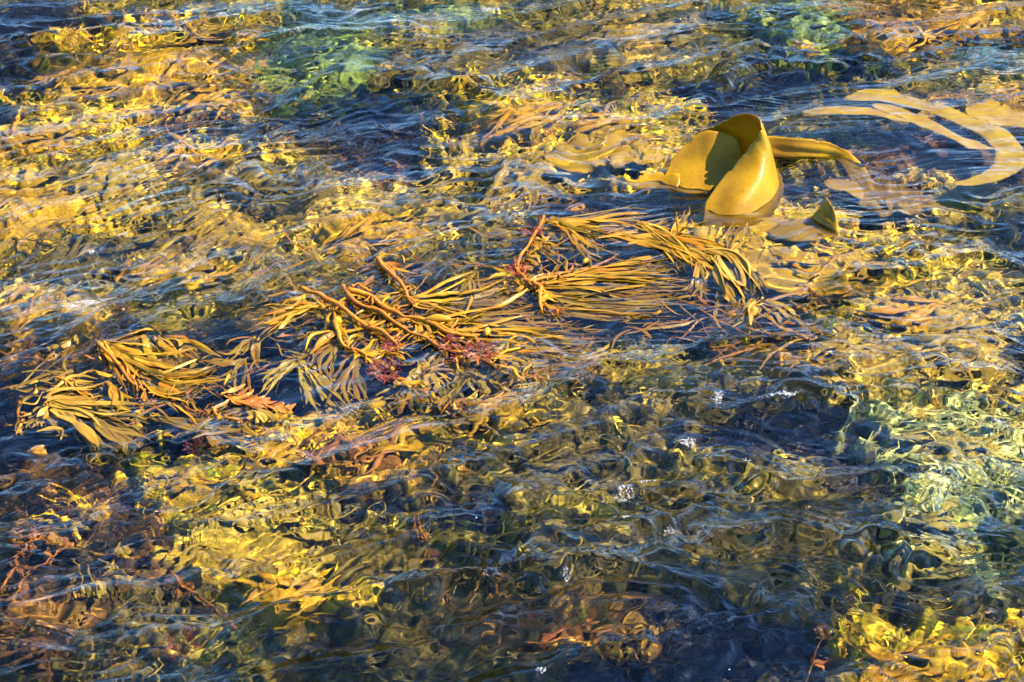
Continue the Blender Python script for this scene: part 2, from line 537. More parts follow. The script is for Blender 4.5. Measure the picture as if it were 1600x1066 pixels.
PAL = dict(deep=(.11, .078, .011), gold=(.80, .42, .006), amber=(.76, .37, .003), khaki=(.52, .33, .032), olive=(.25, .18, .016), dark=(.03, .022, .014),
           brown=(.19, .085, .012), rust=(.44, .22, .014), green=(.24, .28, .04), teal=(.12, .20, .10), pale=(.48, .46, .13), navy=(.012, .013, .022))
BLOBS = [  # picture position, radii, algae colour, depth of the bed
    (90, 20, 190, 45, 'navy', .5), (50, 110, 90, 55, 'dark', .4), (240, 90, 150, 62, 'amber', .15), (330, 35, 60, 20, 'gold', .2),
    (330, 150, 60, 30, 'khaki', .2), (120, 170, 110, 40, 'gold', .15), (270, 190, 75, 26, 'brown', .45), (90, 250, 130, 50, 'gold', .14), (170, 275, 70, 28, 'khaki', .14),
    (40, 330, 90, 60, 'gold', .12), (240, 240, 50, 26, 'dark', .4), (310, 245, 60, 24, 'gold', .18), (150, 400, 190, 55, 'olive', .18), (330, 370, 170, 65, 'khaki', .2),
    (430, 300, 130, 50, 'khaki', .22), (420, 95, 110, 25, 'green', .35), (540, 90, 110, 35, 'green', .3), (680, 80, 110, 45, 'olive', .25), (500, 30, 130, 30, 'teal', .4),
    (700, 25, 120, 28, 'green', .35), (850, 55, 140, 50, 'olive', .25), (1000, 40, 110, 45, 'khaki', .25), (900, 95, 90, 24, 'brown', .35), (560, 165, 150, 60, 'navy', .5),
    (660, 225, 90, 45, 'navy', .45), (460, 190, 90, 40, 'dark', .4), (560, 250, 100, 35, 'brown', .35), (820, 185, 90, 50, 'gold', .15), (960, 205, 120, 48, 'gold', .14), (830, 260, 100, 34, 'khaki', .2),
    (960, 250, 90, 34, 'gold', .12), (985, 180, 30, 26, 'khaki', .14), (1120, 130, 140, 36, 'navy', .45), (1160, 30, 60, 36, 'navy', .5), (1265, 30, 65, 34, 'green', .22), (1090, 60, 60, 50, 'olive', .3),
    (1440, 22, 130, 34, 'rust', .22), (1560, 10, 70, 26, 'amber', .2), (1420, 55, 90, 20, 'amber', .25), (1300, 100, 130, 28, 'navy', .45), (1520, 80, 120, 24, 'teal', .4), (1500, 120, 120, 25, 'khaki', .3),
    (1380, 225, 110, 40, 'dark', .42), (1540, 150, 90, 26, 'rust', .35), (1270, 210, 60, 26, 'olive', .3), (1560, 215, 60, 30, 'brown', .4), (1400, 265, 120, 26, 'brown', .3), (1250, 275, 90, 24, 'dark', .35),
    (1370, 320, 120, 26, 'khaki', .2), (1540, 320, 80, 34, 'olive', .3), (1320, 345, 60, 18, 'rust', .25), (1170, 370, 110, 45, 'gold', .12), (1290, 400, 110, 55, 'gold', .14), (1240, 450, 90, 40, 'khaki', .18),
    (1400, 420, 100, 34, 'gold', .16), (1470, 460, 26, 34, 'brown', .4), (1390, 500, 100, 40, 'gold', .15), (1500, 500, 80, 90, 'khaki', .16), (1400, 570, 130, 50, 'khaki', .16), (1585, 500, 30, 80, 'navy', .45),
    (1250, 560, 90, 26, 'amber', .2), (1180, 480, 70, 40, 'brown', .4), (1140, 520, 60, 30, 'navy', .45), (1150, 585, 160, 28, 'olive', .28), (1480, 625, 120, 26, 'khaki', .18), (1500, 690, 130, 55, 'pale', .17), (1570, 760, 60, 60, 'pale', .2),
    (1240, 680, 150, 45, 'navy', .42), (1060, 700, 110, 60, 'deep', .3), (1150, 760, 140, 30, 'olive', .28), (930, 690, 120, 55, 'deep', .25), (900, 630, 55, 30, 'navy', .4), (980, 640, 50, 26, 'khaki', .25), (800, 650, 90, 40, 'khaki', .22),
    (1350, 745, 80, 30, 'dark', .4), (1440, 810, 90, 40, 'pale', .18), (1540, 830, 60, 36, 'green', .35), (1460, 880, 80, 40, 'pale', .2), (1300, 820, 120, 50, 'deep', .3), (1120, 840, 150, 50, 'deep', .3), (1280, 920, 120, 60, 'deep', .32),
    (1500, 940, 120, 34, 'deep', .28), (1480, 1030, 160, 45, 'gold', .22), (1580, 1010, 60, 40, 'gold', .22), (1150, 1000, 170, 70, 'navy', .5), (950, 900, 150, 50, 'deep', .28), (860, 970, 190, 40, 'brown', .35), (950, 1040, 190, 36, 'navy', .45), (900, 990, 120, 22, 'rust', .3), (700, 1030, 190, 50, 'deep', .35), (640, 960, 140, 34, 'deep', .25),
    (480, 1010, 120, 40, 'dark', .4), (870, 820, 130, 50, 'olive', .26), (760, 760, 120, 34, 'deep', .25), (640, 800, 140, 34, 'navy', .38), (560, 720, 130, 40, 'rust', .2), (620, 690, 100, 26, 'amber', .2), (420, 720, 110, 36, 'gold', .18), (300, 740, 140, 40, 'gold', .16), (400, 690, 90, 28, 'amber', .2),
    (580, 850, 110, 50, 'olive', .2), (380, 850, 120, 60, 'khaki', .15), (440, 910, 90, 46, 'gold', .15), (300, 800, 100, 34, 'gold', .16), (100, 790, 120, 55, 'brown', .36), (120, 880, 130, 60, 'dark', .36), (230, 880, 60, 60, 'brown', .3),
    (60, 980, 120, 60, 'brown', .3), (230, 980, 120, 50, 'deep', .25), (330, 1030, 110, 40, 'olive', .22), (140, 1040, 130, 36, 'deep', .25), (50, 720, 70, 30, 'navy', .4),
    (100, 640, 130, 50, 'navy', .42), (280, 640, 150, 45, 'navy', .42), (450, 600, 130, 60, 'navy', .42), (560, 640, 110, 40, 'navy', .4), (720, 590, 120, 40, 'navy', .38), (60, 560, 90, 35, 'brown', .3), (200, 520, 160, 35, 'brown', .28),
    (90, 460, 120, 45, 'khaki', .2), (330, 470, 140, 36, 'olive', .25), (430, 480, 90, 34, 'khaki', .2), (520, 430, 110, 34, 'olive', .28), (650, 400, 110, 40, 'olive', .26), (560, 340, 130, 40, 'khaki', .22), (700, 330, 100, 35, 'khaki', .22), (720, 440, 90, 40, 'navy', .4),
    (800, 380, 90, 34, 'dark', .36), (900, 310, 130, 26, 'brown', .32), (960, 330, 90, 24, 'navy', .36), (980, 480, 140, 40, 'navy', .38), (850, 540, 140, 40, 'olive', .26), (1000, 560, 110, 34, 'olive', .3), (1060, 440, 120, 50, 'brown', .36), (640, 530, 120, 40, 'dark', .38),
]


def bed_lookup(X, Y):
    shp = X.shape
    px, py = to_px(X, Y, .14)
    px = px.ravel() + (26 * samp(NB, X, Y) + 30 * samp(NC, X, Y)).ravel()
    py = py.ravel() + (12 * samp(NB, X + 2, Y - 1) + 14 * samp(NC, X + 2, Y - 1)).ravel()
    acc = np.zeros((px.size, 3)); d = np.zeros(px.size); wsum = np.full(px.size, 1e-3)
    acc += 1e-3 * np.array(PAL['olive']); d += 1e-3 * .32
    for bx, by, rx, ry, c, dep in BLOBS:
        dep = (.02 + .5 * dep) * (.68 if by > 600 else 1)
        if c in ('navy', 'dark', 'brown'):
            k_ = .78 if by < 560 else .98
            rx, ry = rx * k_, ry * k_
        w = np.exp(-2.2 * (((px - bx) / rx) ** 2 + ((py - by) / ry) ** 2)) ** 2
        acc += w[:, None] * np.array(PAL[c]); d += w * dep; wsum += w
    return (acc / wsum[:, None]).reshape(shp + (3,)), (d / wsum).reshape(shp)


bx_ = spaced(-2.4, 2.4, .014, 230)
by_ = spaced(-1.6, 3.4, .016, 230)
XB, YB = np.meshgrid(bx_, by_)
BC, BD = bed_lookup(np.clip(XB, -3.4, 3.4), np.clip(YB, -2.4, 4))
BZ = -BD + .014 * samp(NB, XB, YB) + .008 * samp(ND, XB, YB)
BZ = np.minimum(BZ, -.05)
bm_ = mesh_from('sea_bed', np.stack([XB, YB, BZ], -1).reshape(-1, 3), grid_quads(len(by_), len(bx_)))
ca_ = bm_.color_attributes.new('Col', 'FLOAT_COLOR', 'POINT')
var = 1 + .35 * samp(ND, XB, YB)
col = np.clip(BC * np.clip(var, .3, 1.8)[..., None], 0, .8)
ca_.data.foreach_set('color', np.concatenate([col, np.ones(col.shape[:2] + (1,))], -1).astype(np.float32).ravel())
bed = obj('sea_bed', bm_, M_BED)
bed['kind'] = 'structure'
bed['label'] = 'rocky sea bed covered with brown and green algae'


def bed_z(X, Y):
    i = np.clip(np.searchsorted(bx_, X), 1, len(bx_) - 1); j = np.clip(np.searchsorted(by_, Y), 1, len(by_) - 1)
    return BZ[j, i], BC[j, i]


# ---- turf: short weed that nobody could count
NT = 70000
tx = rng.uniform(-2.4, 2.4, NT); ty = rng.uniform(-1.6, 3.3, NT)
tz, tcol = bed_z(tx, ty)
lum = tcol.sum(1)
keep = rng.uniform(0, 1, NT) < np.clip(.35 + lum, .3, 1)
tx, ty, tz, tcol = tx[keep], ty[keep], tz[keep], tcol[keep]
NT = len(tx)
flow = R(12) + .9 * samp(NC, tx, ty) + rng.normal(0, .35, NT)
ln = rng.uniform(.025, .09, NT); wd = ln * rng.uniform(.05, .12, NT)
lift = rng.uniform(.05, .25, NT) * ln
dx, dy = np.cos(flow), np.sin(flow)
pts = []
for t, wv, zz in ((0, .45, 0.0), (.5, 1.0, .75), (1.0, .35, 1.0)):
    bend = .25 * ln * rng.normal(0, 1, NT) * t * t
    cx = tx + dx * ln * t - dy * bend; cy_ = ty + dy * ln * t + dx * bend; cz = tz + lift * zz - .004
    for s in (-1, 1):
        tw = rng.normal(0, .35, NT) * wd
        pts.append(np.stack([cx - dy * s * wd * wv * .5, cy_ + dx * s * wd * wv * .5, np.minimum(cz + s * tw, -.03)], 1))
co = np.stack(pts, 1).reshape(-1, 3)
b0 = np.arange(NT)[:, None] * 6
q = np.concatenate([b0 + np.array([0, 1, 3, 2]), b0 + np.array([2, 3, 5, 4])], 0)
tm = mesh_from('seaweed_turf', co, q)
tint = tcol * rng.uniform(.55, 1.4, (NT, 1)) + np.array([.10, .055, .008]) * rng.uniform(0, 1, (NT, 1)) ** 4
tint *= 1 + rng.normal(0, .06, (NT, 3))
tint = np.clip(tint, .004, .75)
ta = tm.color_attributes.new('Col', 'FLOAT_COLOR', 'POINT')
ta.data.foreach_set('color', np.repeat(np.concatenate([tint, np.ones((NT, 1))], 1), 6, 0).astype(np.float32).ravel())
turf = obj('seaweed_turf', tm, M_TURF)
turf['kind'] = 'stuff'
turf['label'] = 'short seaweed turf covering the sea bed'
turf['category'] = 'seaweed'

# ------------------------------------------------------------------ builders for weed


def bez(P, n):
    return catmull(P, n)


def blade_mesh(path, width, n=18, m=5, th=.0025, wave=.3, seed=0, ragged=.1, taper=(.35, .25), roll=0.0, cup=.0, sway=1.0):
    """a flat kelp blade along a 3D path; wavy, tapering, closed sheet."""
    r = np.random.default_rng(seed)
    P = catmull(path, n)
    T = np.gradient(P, axis=0); T /= np.linalg.norm(T, axis=1, keepdims=True) + 1e-12
    S = np.cross(T, np.array([0, 0, 1.0])); S /= np.linalg.norm(S, axis=1, keepdims=True) + 1e-9
    U = np.cross(S, T)
    t = np.linspace(0, 1, n)
    prof = np.minimum(1, np.minimum((t / max(taper[0], 1e-3)) ** .6 + .18, ((1 - t) / max(taper[1], 1e-3)) ** .7 + .04))
    prof = prof * (1 + ragged * np.interp(t, np.linspace(0, 1, 9), r.normal(0, 1, 9)))
    v = np.linspace(-1, 1, m)
    ph = r.uniform(0, 6.28, 3); fr = r.uniform(2.2, 4.5) * max(1, n / 18)
    rl = roll + sway * (r.normal(0, .15) + .3 * np.sin(t * 3 + ph[2]))
    G = np.zeros((n, m, 3))
    for j, vv in enumerate(v):
        hgt = width * wave * (abs(vv) ** 1.5) * np.sin(2 * math.pi * fr * t + ph[0] + (vv > 0) * ph[1]) * .5 + width * cup * vv * vv
        off = width * .5 * prof * vv
        G[:, j] = P + S * (off * np.cos(rl))[:, None] + U * (off * np.sin(rl) + hgt * prof)[:, None]
    return sheet(G, th)


def leaf_mesh(P, origin, width, seed, th=.0006, wave=0.0, n=16):
    """narrow strap leaf: closed diamond section along a curve (world points, water relative)."""
    r = np.random.default_rng(seed)
    P = catmull(P - origin, n)
    T = np.gradient(P, axis=0); T /= np.linalg.norm(T, axis=1, keepdims=True) + 1e-12
    S = np.cross(T, np.array([0, 0, 1.0])); S /= np.linalg.norm(S, axis=1, keepdims=True) + 1e-9
    U = np.cross(S, T)
    t = np.linspace(0, 1, n)
    pr = np.clip(.30 + 2.4 * t, 0, 1) * np.clip((1.02 - t) / .35, 0.03, 1) ** .65
    if wave:
        pr = pr * (1 + wave * np.sin(t * r.uniform(24, 34) + r.uniform(0, 6)))
    tw = r.normal(0, .35) + r.normal(0, .7) * t
    A = S * np.cos(tw)[:, None] + U * np.sin(tw)[:, None]
    B = np.cross(A, T)
    w = (width * .5 * pr)[:, None]
    co = np.stack([P + A * w, P + B * th, P - A * w, P - B * th], 1).reshape(-1, 3)
    q = []
    for i in range(n - 1):
        for j in range(4):
            k = (j + 1) % 4
            q.append((i * 4 + j, i * 4 + k, i * 4 + 4 + k, i * 4 + 4 + j))
    q.append((0, 1, 2, 3)); e = (n - 1) * 4; q.append((e + 3, e + 2, e + 1, e))
    w_ = co + origin
    co[:, 2] += water_h(w_[:, 0], w_[:, 1])
    return mesh_from('leaf', co, np.array(q), False)


SEED = [100]


def nseed():
    SEED[0] += 1
    return SEED[0]


def on_water(px_pts, offs):
    """picture points -> world points that follow the rippled surface at the given offsets."""
    P = np.array([at(x, y, min(o, 0.0)) for (x, y), o in zip(px_pts, offs)])
    h = water_h(P[:, 0], P[:, 1])
    P[:, 2] = h * np.clip(1 + np.array(offs) * 12, 0, 1) + np.array(offs)
    return P


def stipe(parent, origin, px_pts, off, rad, mat, name='stipe', n=None):
    offs = np.linspace(off[0], off[1], len(px_pts)) if len(off) == 2 else off
    n = n or 6 * len(px_pts)
    px_pts = [(x + random.gauss(0, 2.5), y + random.gauss(0, 3)) for x, y in px_pts]
    offs = [v + .007 if v > -.003 else min(v, -.014) for v in offs]
    P = catmull(on_water(px_pts, offs), n)
    r = np.random.default_rng(nseed())
    k = np.arange(n)
    rad = .74 * rad * np.linspace(1, .45, n) * (1 + .16 * np.interp(np.linspace(0, 1, n), np.linspace(0, 1, max(4, n // 4)), r.normal(0, 1, max(4, n // 4))))
    rad[0] *= .45; rad[-1] *= .3
    P = P + np.stack([np.interp(np.linspace(0, 1, n), np.linspace(0, 1, max(4, n // 3)), r.normal(0, .0025, max(4, n // 3))) for _ in range(3)], 1)
    return obj(name, tube(P - origin, rad, 8), mat, parent)


def bundle(parent, origin, base, mid, tip, n, spread, wpx, mat,  off=(.004, .002), jit=6, wave=0, lenvar=.35, name='leaf'):
    """n strap leaves that leave `base`, pass `mid` and reach about `tip`, fanning by `spread` px."""
    n = int(round(n * 2.4)) if n > 2 else n
    jit = jit * 1.35
    for i in range(n):
        f = (i + .5) / n * 2 - 1 + random.uniform(-.25, .25)
        L = 1 - random.random() * lenvar
        dxp, dyp = tip[0] - base[0], tip[1] - base[1]
        ll = math.hypot(dxp, dyp) + 1e-6
        nx_, ny_ = -dyp / ll, dxp / ll
        b = (base[0] + random.gauss(0, jit * .5), base[1] + random.gauss(0, jit * .35))
        c1 = (mid[0] + nx_ * f * spread * .45 + random.gauss(0, jit), mid[1] + ny_ * f * spread * .45 + random.gauss(0, jit * .6))
        e = (b[0] + dxp * L + nx_ * f * spread + random.gauss(0, jit), b[1] + dyp * L + ny_ * f * spread + random.gauss(0, jit * .6))
        c1 = (b[0] + (c1[0] - b[0]) * (.4 + .6 * L), b[1] + (c1[1] - b[1]) * (.4 + .6 * L))
        q1 = ((b[0] + c1[0] * 2) / 3 + random.gauss(0, 2), (b[1] + c1[1] * 2) / 3 + random.gauss(0, 1.5))
        q2 = ((e[0] + c1[0] * 1.2) / 2.2 + random.gauss(0, jit * .6), (e[1] + c1[1] * 1.2) / 2.2 + random.gauss(0, jit * .4))
        o0 = off[0] - .006 + random.gauss(0, .004); o1 = off[1] - .008 + random.gauss(0, .006)
        offs = [o0, o0 * .6 + o1 * .4 + random.gauss(0, .003), o0 * .3 + o1 * .7 + random.gauss(0, .003), o1]
        if random.random() < .38:
            offs = [v - .016 for v in offs]
        offs = [(max(v, .003) if v > -.005 else min(v, -.012)) for v in offs] if name != 'lobe' else [.003] * 4
        P = np.array([at(x, y, min(v, 0)) for (x, y), v in zip((b, q1, q2, e), offs)]); P[:, 2] = offs
        w = wpx * .00185 * random.uniform(.6, 1.35)
        m_ = M_ORANGE if (mat is M_STRAP and random.random() < .2) else mat
        obj(name, leaf_mesh(P, origin, w, nseed(), wave=wave), m_, parent)


def bladder(parent, origin, px, py, off, ln, wd, ang, mat=M_FLOAT):
    """pointed oval gas float on a short stalk."""
    p = on_water([(px, py)], [off])[0]
    n, sg = 11, 10
    t = np.linspace(0, 1, n)
    rad = wd * .5 * np.clip(np.sin(np.pi * np.clip(t * .9 + .05, 0, 1)), .02, 1) ** .8
    rad[0] = wd * .08; rad[-1] = wd * .04
    d = np.array([math.cos(ang), math.sin(ang), .05])
    P = p + np.outer((t - .5) * ln, d) + np.array([0, 0, 1]) * (np.sin(t * math.pi) * ln * .04)[:, None]
    return obj('float_bladder', tube(P - origin, rad, sg, 'float_bladder'), mat, parent)


def plant(name, px, py, label, cat='seaweed', group=None, off=0.0):
    o = on_water([(px, py)], [off])[0]
    return empty(name, o, label, cat, group), o

def sink(co, origin, margin):
    """keep a submerged blade under the rippled surface."""
    w = co + origin
    lim = water_h(w[:, 0], w[:, 1]) - margin
    over = np.maximum(co[:, 2] + origin[2] - lim, 0)
    co[:, 2] -= over * .92
    return co


# ------------------------------------------------------------------ the big leathery kelp that stands out of the water
kelp = empty('bull_kelp', at(1150, 285, 0), 'thick golden kelp curled into a roll standing up out of the water', 'kelp')
KO = np.array(kelp.location)


def loft(rows, nu, nv, th, origin, noise=.0, nick=0.0, seed=1):
    """rows: list of lists of world points; smooth sheet through them."""
    G = np.array(rows, float)                       # r x c x 3
    G = catmull(G, nu)
    G = np.swapaxes(catmull(np.swapaxes(G, 0, 1), nv), 0, 1)
    if nick:
        r = np.random.default_rng(seed + 50)
        k = np.convolve(r.normal(0, 1, nv + 8), np.ones(5) / 5, 'valid')[:nv] * .8 + np.convolve(np.where(r.random(nv + 8) < .05, 2.5, 0), [.3, 1, .3], 'same')[:nv]
        sp = np.linspace(0, 1, nu)[:, None, None]
        G = G + (1 - sp) ** 6 * (np.clip(k, -.6, 3) * nick)[None, :, None] * ((G[2:3] - G[0:1]) / (np.linalg.norm(G[2:3] - G[0:1], axis=2, keepdims=True) + 1e-9))
    if noise:
        r = np.random.default_rng(seed)
        u = np.linspace(0, 6.28, nu)[:, None]; v = np.linspace(0, 6.28, nv)[None]
        for _ in range(7):
            f = r.uniform(.5, 2.4, 2); p = r.uniform(0, 6.28, 2)
            G = G + (noise * np.sin(f[0] * u + p[0]) * np.sin(f[1] * v + p[1]))[..., None] * r.normal(0, .6, 3)
    return sheet(G - origin, th)


def A(l):
    return [at(*p) for p in l]


# rolled wall: bright outside on the right, dark inside seen over the front lobe
rim = [(1103, 318, .0), (1130, 277, .05), (1160, 243, .11), (1180, 216, .165), (1188, 199, .20), (1182, 184, .215), (1161, 179, .20), (1136, 186, .165), (1112, 198, .12), (1088, 206, .08)]
mid = [(1098, 340, -.02), (1146, 312, .03), (1184, 285, .06), (1200, 256, .09), (1204, 235, .115), (1197, 220, .12), (1168, 213, .11), (1138, 213, .09), (1112, 218, .065), (1086, 222, .045)]
low = [(1092, 352, -.06), (1150, 346, -.03), (1196, 322, -.01), (1212, 296, .0), (1216, 280, .0), (1208, 262, .0), (1176, 252, .0), (1140, 246, .0), (1110, 242, .0), (1084, 240, .0)]
und = [(1088, 372, -.10), (1150, 366, -.08), (1204, 338, -.07), (1222, 306, -.07), (1224, 288, -.07), (1214, 266, -.08), (1178, 254, -.08), (1140, 248, -.08), (1108, 244, -.08), (1082, 242, -.08)]
co, q = loft([A(rim), A(mid), A(low), A(und)], 34, 110, .005, KO, .0022, nick=.0035, seed=2)
b = obj('blade', mesh_from('blade', co, q), M_BULL, kelp)
b['label'] = 'rolled blade with a dark inside'
# front lobe leaning back into the roll
top = [(1036, 280, .0), (1045, 258, .038), (1062, 236, .075), (1088, 212, .115), (1110, 204, .13), (1135, 209, .122), (1153, 219, .105), (1161, 233, .075)]
m1_ = [(1040, 284, -.006), (1052, 270, .016), (1069, 255, .04), (1092, 240, .066), (1112, 235, .078), (1136, 238, .072), (1153, 242, .062), (1160, 248, .05)]
m2_ = [(1044, 289, -.01), (1058, 282, .004), (1076, 274, .018), (1096, 268, .028), (1114, 264, .034), (1135, 261, .036), (1150, 258, .04), (1155, 260, .038)]
bot = [(1046, 297, -.03), (1064, 301, -.02), (1082, 303, -.02), (1100, 300, -.015), (1116, 294, .0), (1130, 284, .012), (1140, 275, .022), (1147, 268, .03)]
co, q = loft([A(top), A(m1_), A(m2_), A(bot)], 28, 70, .005, KO, .0020, nick=.003, seed=4)
b = obj('blade', mesh_from('blade', co, q), M_BULL, kelp)
b['label'] = 'bulging front lobe of the kelp'
# tongue running left under the surface
co, q = blade_mesh(np.array(A([(1062, 286, .006), (1030, 284, -.004), (990, 285, -.012), (952, 272, -.02)])), .08, 26, 7, .004, .08, 5, .06, (.02, .6))
obj('blade', mesh_from('blade', co - KO, q), M_BULL, kelp)
# long arm to the right, standing on edge, then diving
ta_ = [(1186, 214, .055), (1206, 213, .055), (1240, 216, .055), (1280, 220, .045), (1312, 229, .03), (1334, 243, .01), (1356, 268, -.015), (1366, 296, -.03)]
tb_ = [(1190, 246, -.015), (1206, 246, -.015), (1240, 247, -.015), (1280, 248, -.015), (1304, 250, -.02), (1318, 262, -.03), (1330, 284, -.04), (1340, 310, -.05)]
tc_ = [((a[0] + b[0]) / 2, (a[1] + b[1]) / 2 + 2, (a[2] + b[2]) / 2) for a, b in zip(ta_, tb_)]
co, q = loft([A(ta_), A(tc_), A(tb_)], 12, 70, .004, KO, .0016, nick=.003, seed=8)
b = obj('blade', mesh_from('blade', co, q), M_BULL, kelp)
b['label'] = 'arm of the kelp standing on its edge in the water'
# broad foot of the blade spreading under the surface towards the viewer
for k, (pth, wd_) in enumerate((
        ([(1150, 332, -.06), (1160, 360, -.07), (1190, 395, -.075), (1240, 430, -.08), (1310, 460, -.09)], .30),
        ([(1165, 335, -.07), (1120, 365, -.085), (1130, 400, -.10)], .16))):
    co, q = blade_mesh(np.array(A(pth)), wd_, 36, 11, .004, .06, 20 + k, .06, (.05, .35), sway=.1)
    co = sink(co, 0 * KO, .022)
    b = obj('blade', mesh_from('blade', co - KO, q), M_FOOT, kelp)
    b['label'] = 'broad blade spreading just under the surface'

# blade with an upturned tip
k2 = empty('kelp_blade', at(1250, 362, -.01), 'golden kelp blade with a pointed tip curling up out of the water', 'kelp')
o2 = np.array(k2.location)
L_ = [(1196, 364, -.06), (1225, 347, -.018), (1256, 343, -.005), (1272, 334, .02), (1284, 320, .05), (1291, 309, .075)]
Mm = [(1199, 368, -.06), (1240, 360, -.02), (1270, 354, -.005), (1288, 345, .015), (1296, 330, .04), (1297, 316, .065)]
R_ = [(1204, 374, -.06), (1262, 378, -.025), (1296, 370, -.008), (1308, 360, .006), (1306, 342, .03), (1302, 324, .055)]
L_, Mm, R_ = ([(x, y, z if z > .004 else min(z, -.022)) for x, y, z in l_] for l_ in (L_, Mm, R_))
co, q = loft([A(L_), A(Mm), A(R_)], 14, 34, .004, o2, .001, seed=9)
obj('blade', mesh_from('blade', co, q), M_BULL, k2)

# strap fronds drifting at the top right


def frond(parent, origin, pts, wid, mat, seed, off=-.004, name='frond', wave=.09, taper=(.12, .3), n=44, th=.003):
    P = np.array([at(p[0], p[1], p[2] if len(p) > 2 else off) for p in pts])
    co, q = blade_mesh(P, wid, n, 7, th, wave, seed, .2, taper, sway=.15)
    co[:, 2] += water_h(co[:, 0], co[:, 1])       # drapes along the rippled surface
    co = sink(co, 0 * origin, .012)
    return obj(name, mesh_from(name, co - origin, q), mat, parent)


s1, so1 = plant('strap_kelp', 1440, 190, 'long tan kelp straps curving down in a hook near the dark water', 'kelp')
frond(s1, so1, [(1318, 158, -.012), (1372, 150, -.008), (1430, 160, -.006), (1490, 178, -.006), (1545, 198, -.006), (1578, 230, -.006), (1572, 264, -.006), (1530, 284, -.007), (1486, 290, -.010)], .095, M_RIBBON, 31)
frond(s1, so1, [(1362, 166, -.012), (1410, 178, -.003), (1450, 192, -.002), (1492, 212, -.002), (1530, 224, -.003), (1560, 228, -.006)], .066, M_RIBBON, 32)
frond(s1, so1, [(1250, 182, -.03), (1310, 178, -.02), (1370, 180, -.014), (1420, 186, -.012), (1450, 190, -.02)], .066, M_RIBBON, 33)
s2, so2 = plant('strap_kelp', 1560, 182, 'broad tan kelp strap leaving the picture beside the hooked straps', 'kelp')
frond(s2, so2, [(1510, 176, -.012), (1545, 174, -.008), (1600, 180, -.006), (1660, 186, -.008), (1720, 196, -.012)], .13, M_RIBBON, 34)
s3, so3 = plant('kelp_blade', 1322, 292, 'small pale torn kelp blade below the standing arm', 'kelp')
frond(s3, so3, [(1292, 290, -.01), (1312, 286, -.006), (1332, 294, -.008), (1346, 312, -.02)], .075, M_TAN, 35, n=24)
s4, so4 = plant('kelp_blade', 1385, 312, 'crumpled tan kelp blades under ripples beneath the hooked straps', 'kelp')
frond(s4, so4, [(1338, 318, -.05), (1370, 306, -.04), (1410, 308, -.045), (1455, 312, -.06)], .16, M_TAN, 36, n=30, wave=.14)
frond(s4, so4, [(1360, 328, -.06), (1400, 322, -.05), (1440, 318, -.06), (1480, 330, -.07)], .13, M_TAN, 37, n=30, wave=.14)
s5, so5 = plant('kelp_blade', 930, 240, 'smooth golden blade under water beside the kelp roll', 'kelp')
frond(s5, so5, [(870, 258, -.05), (910, 240, -.035), (950, 232, -.035), (1000, 240, -.04), (1035, 250, -.05)], .20, M_FOOT, 38, n=34, wave=.12)

# ------------------------------------------------------------------ strap leaved weeds floating at the surface
# each: name, root, label, then stems, leaf bundles, floats
def weed(px, py, label, stems=(), leaves=(), floats=(), mat=M_STRAP, stem_mat=M_STEM, name='strap_weed', group=None):
    e, o = plant(name, px, py, label, 'seaweed', group)
    for pts, off, rad in stems:
        stipe(e, o, pts, off, rad, stem_mat)
    for l in leaves:
        base, md_, tip, n, spread, w = l[:6]
        kw = l[6] if len(l) > 6 else {}
        kw = dict(kw); m = kw.pop('mat', mat)
        bundle(e, o, base, md_, tip, n, spread, w, m, **kw)
    for pts, off, rad in stems:
        for k in range(len(pts) - 1):
            for u in (.25, .6, .9):
                x, y = pts[k][0] + (pts[k + 1][0] - pts[k][0]) * u, pts[k][1] + (pts[k + 1][1] - pts[k][1]) * u
                sd_ = random.choice((-1, 1)); L = random.uniform(8, 20)
                e2 = (x + L * random.uniform(.2, .9), y + sd_ * L * random.uniform(.4, .8))
                if random.random() < .5:
                    stipe(e, o, [(x, y), ((x + e2[0]) / 2 + 2, (y + e2[1]) / 2), e2], (off[0] + .002, off[1] - .004), rad * .38, stem_mat, 'branch', 7)
                bundle(e, o, (x, y), e2, (x + (e2[0] - x) * 3 + random.gauss(0, 10), y + (e2[1] - y) * 2.4), 2, 12, random.uniform(3, 5.5), random.choice((mat, mat, M_ORANGE)), off=(.008, -.002), jit=5)
    for f in floats:
        bladder(e, o, *f)
    return e


weed(540, 490, 'weed with a long straight orange stalk ending at a pink tuft',
     [([(472, 456), (500, 474), (530, 488), (565, 508), (602, 528), (622, 542)], (.006, .004), .0125)],
     [((500, 478), (440, 492), (384, 514), 11, 26, 5), ((520, 484), (520, 510), (528, 540), 5, 26, 5), ((560, 505), (590, 520), (640, 500), 6, 26, 5),
      ((480, 460), (470, 475), (440, 490), 4, 18, 4.5), ((590, 525), (575, 545), (560, 570), 4, 20, 5)])
weed(640, 490, 'weed with a kinked orange stalk carrying a plump yellow float',
     [([(545, 452), (575, 458), (600, 478), (625, 492), (660, 504), (705, 518), (740, 524)], (.008, .002), .013), ([(665, 505), (700, 516), (745, 524)], (.006, .002), .010)],
     [((610, 482), (590, 470), (545, 476), 7, 24, 5), ((640, 498), (700, 490), (760, 486), 8, 24, 4.5), ((655, 500), (662, 520), (650, 545), 4, 18, 6), ((690, 515), (770, 520), (860, 530), 9, 26, 4.5),
      ((620, 485), (640, 470), (650, 448), 4, 16, 5)],
     [(684, 503, .012, .085, .028, 0.0), (761, 519, .008, .04, .022, 1.4)])
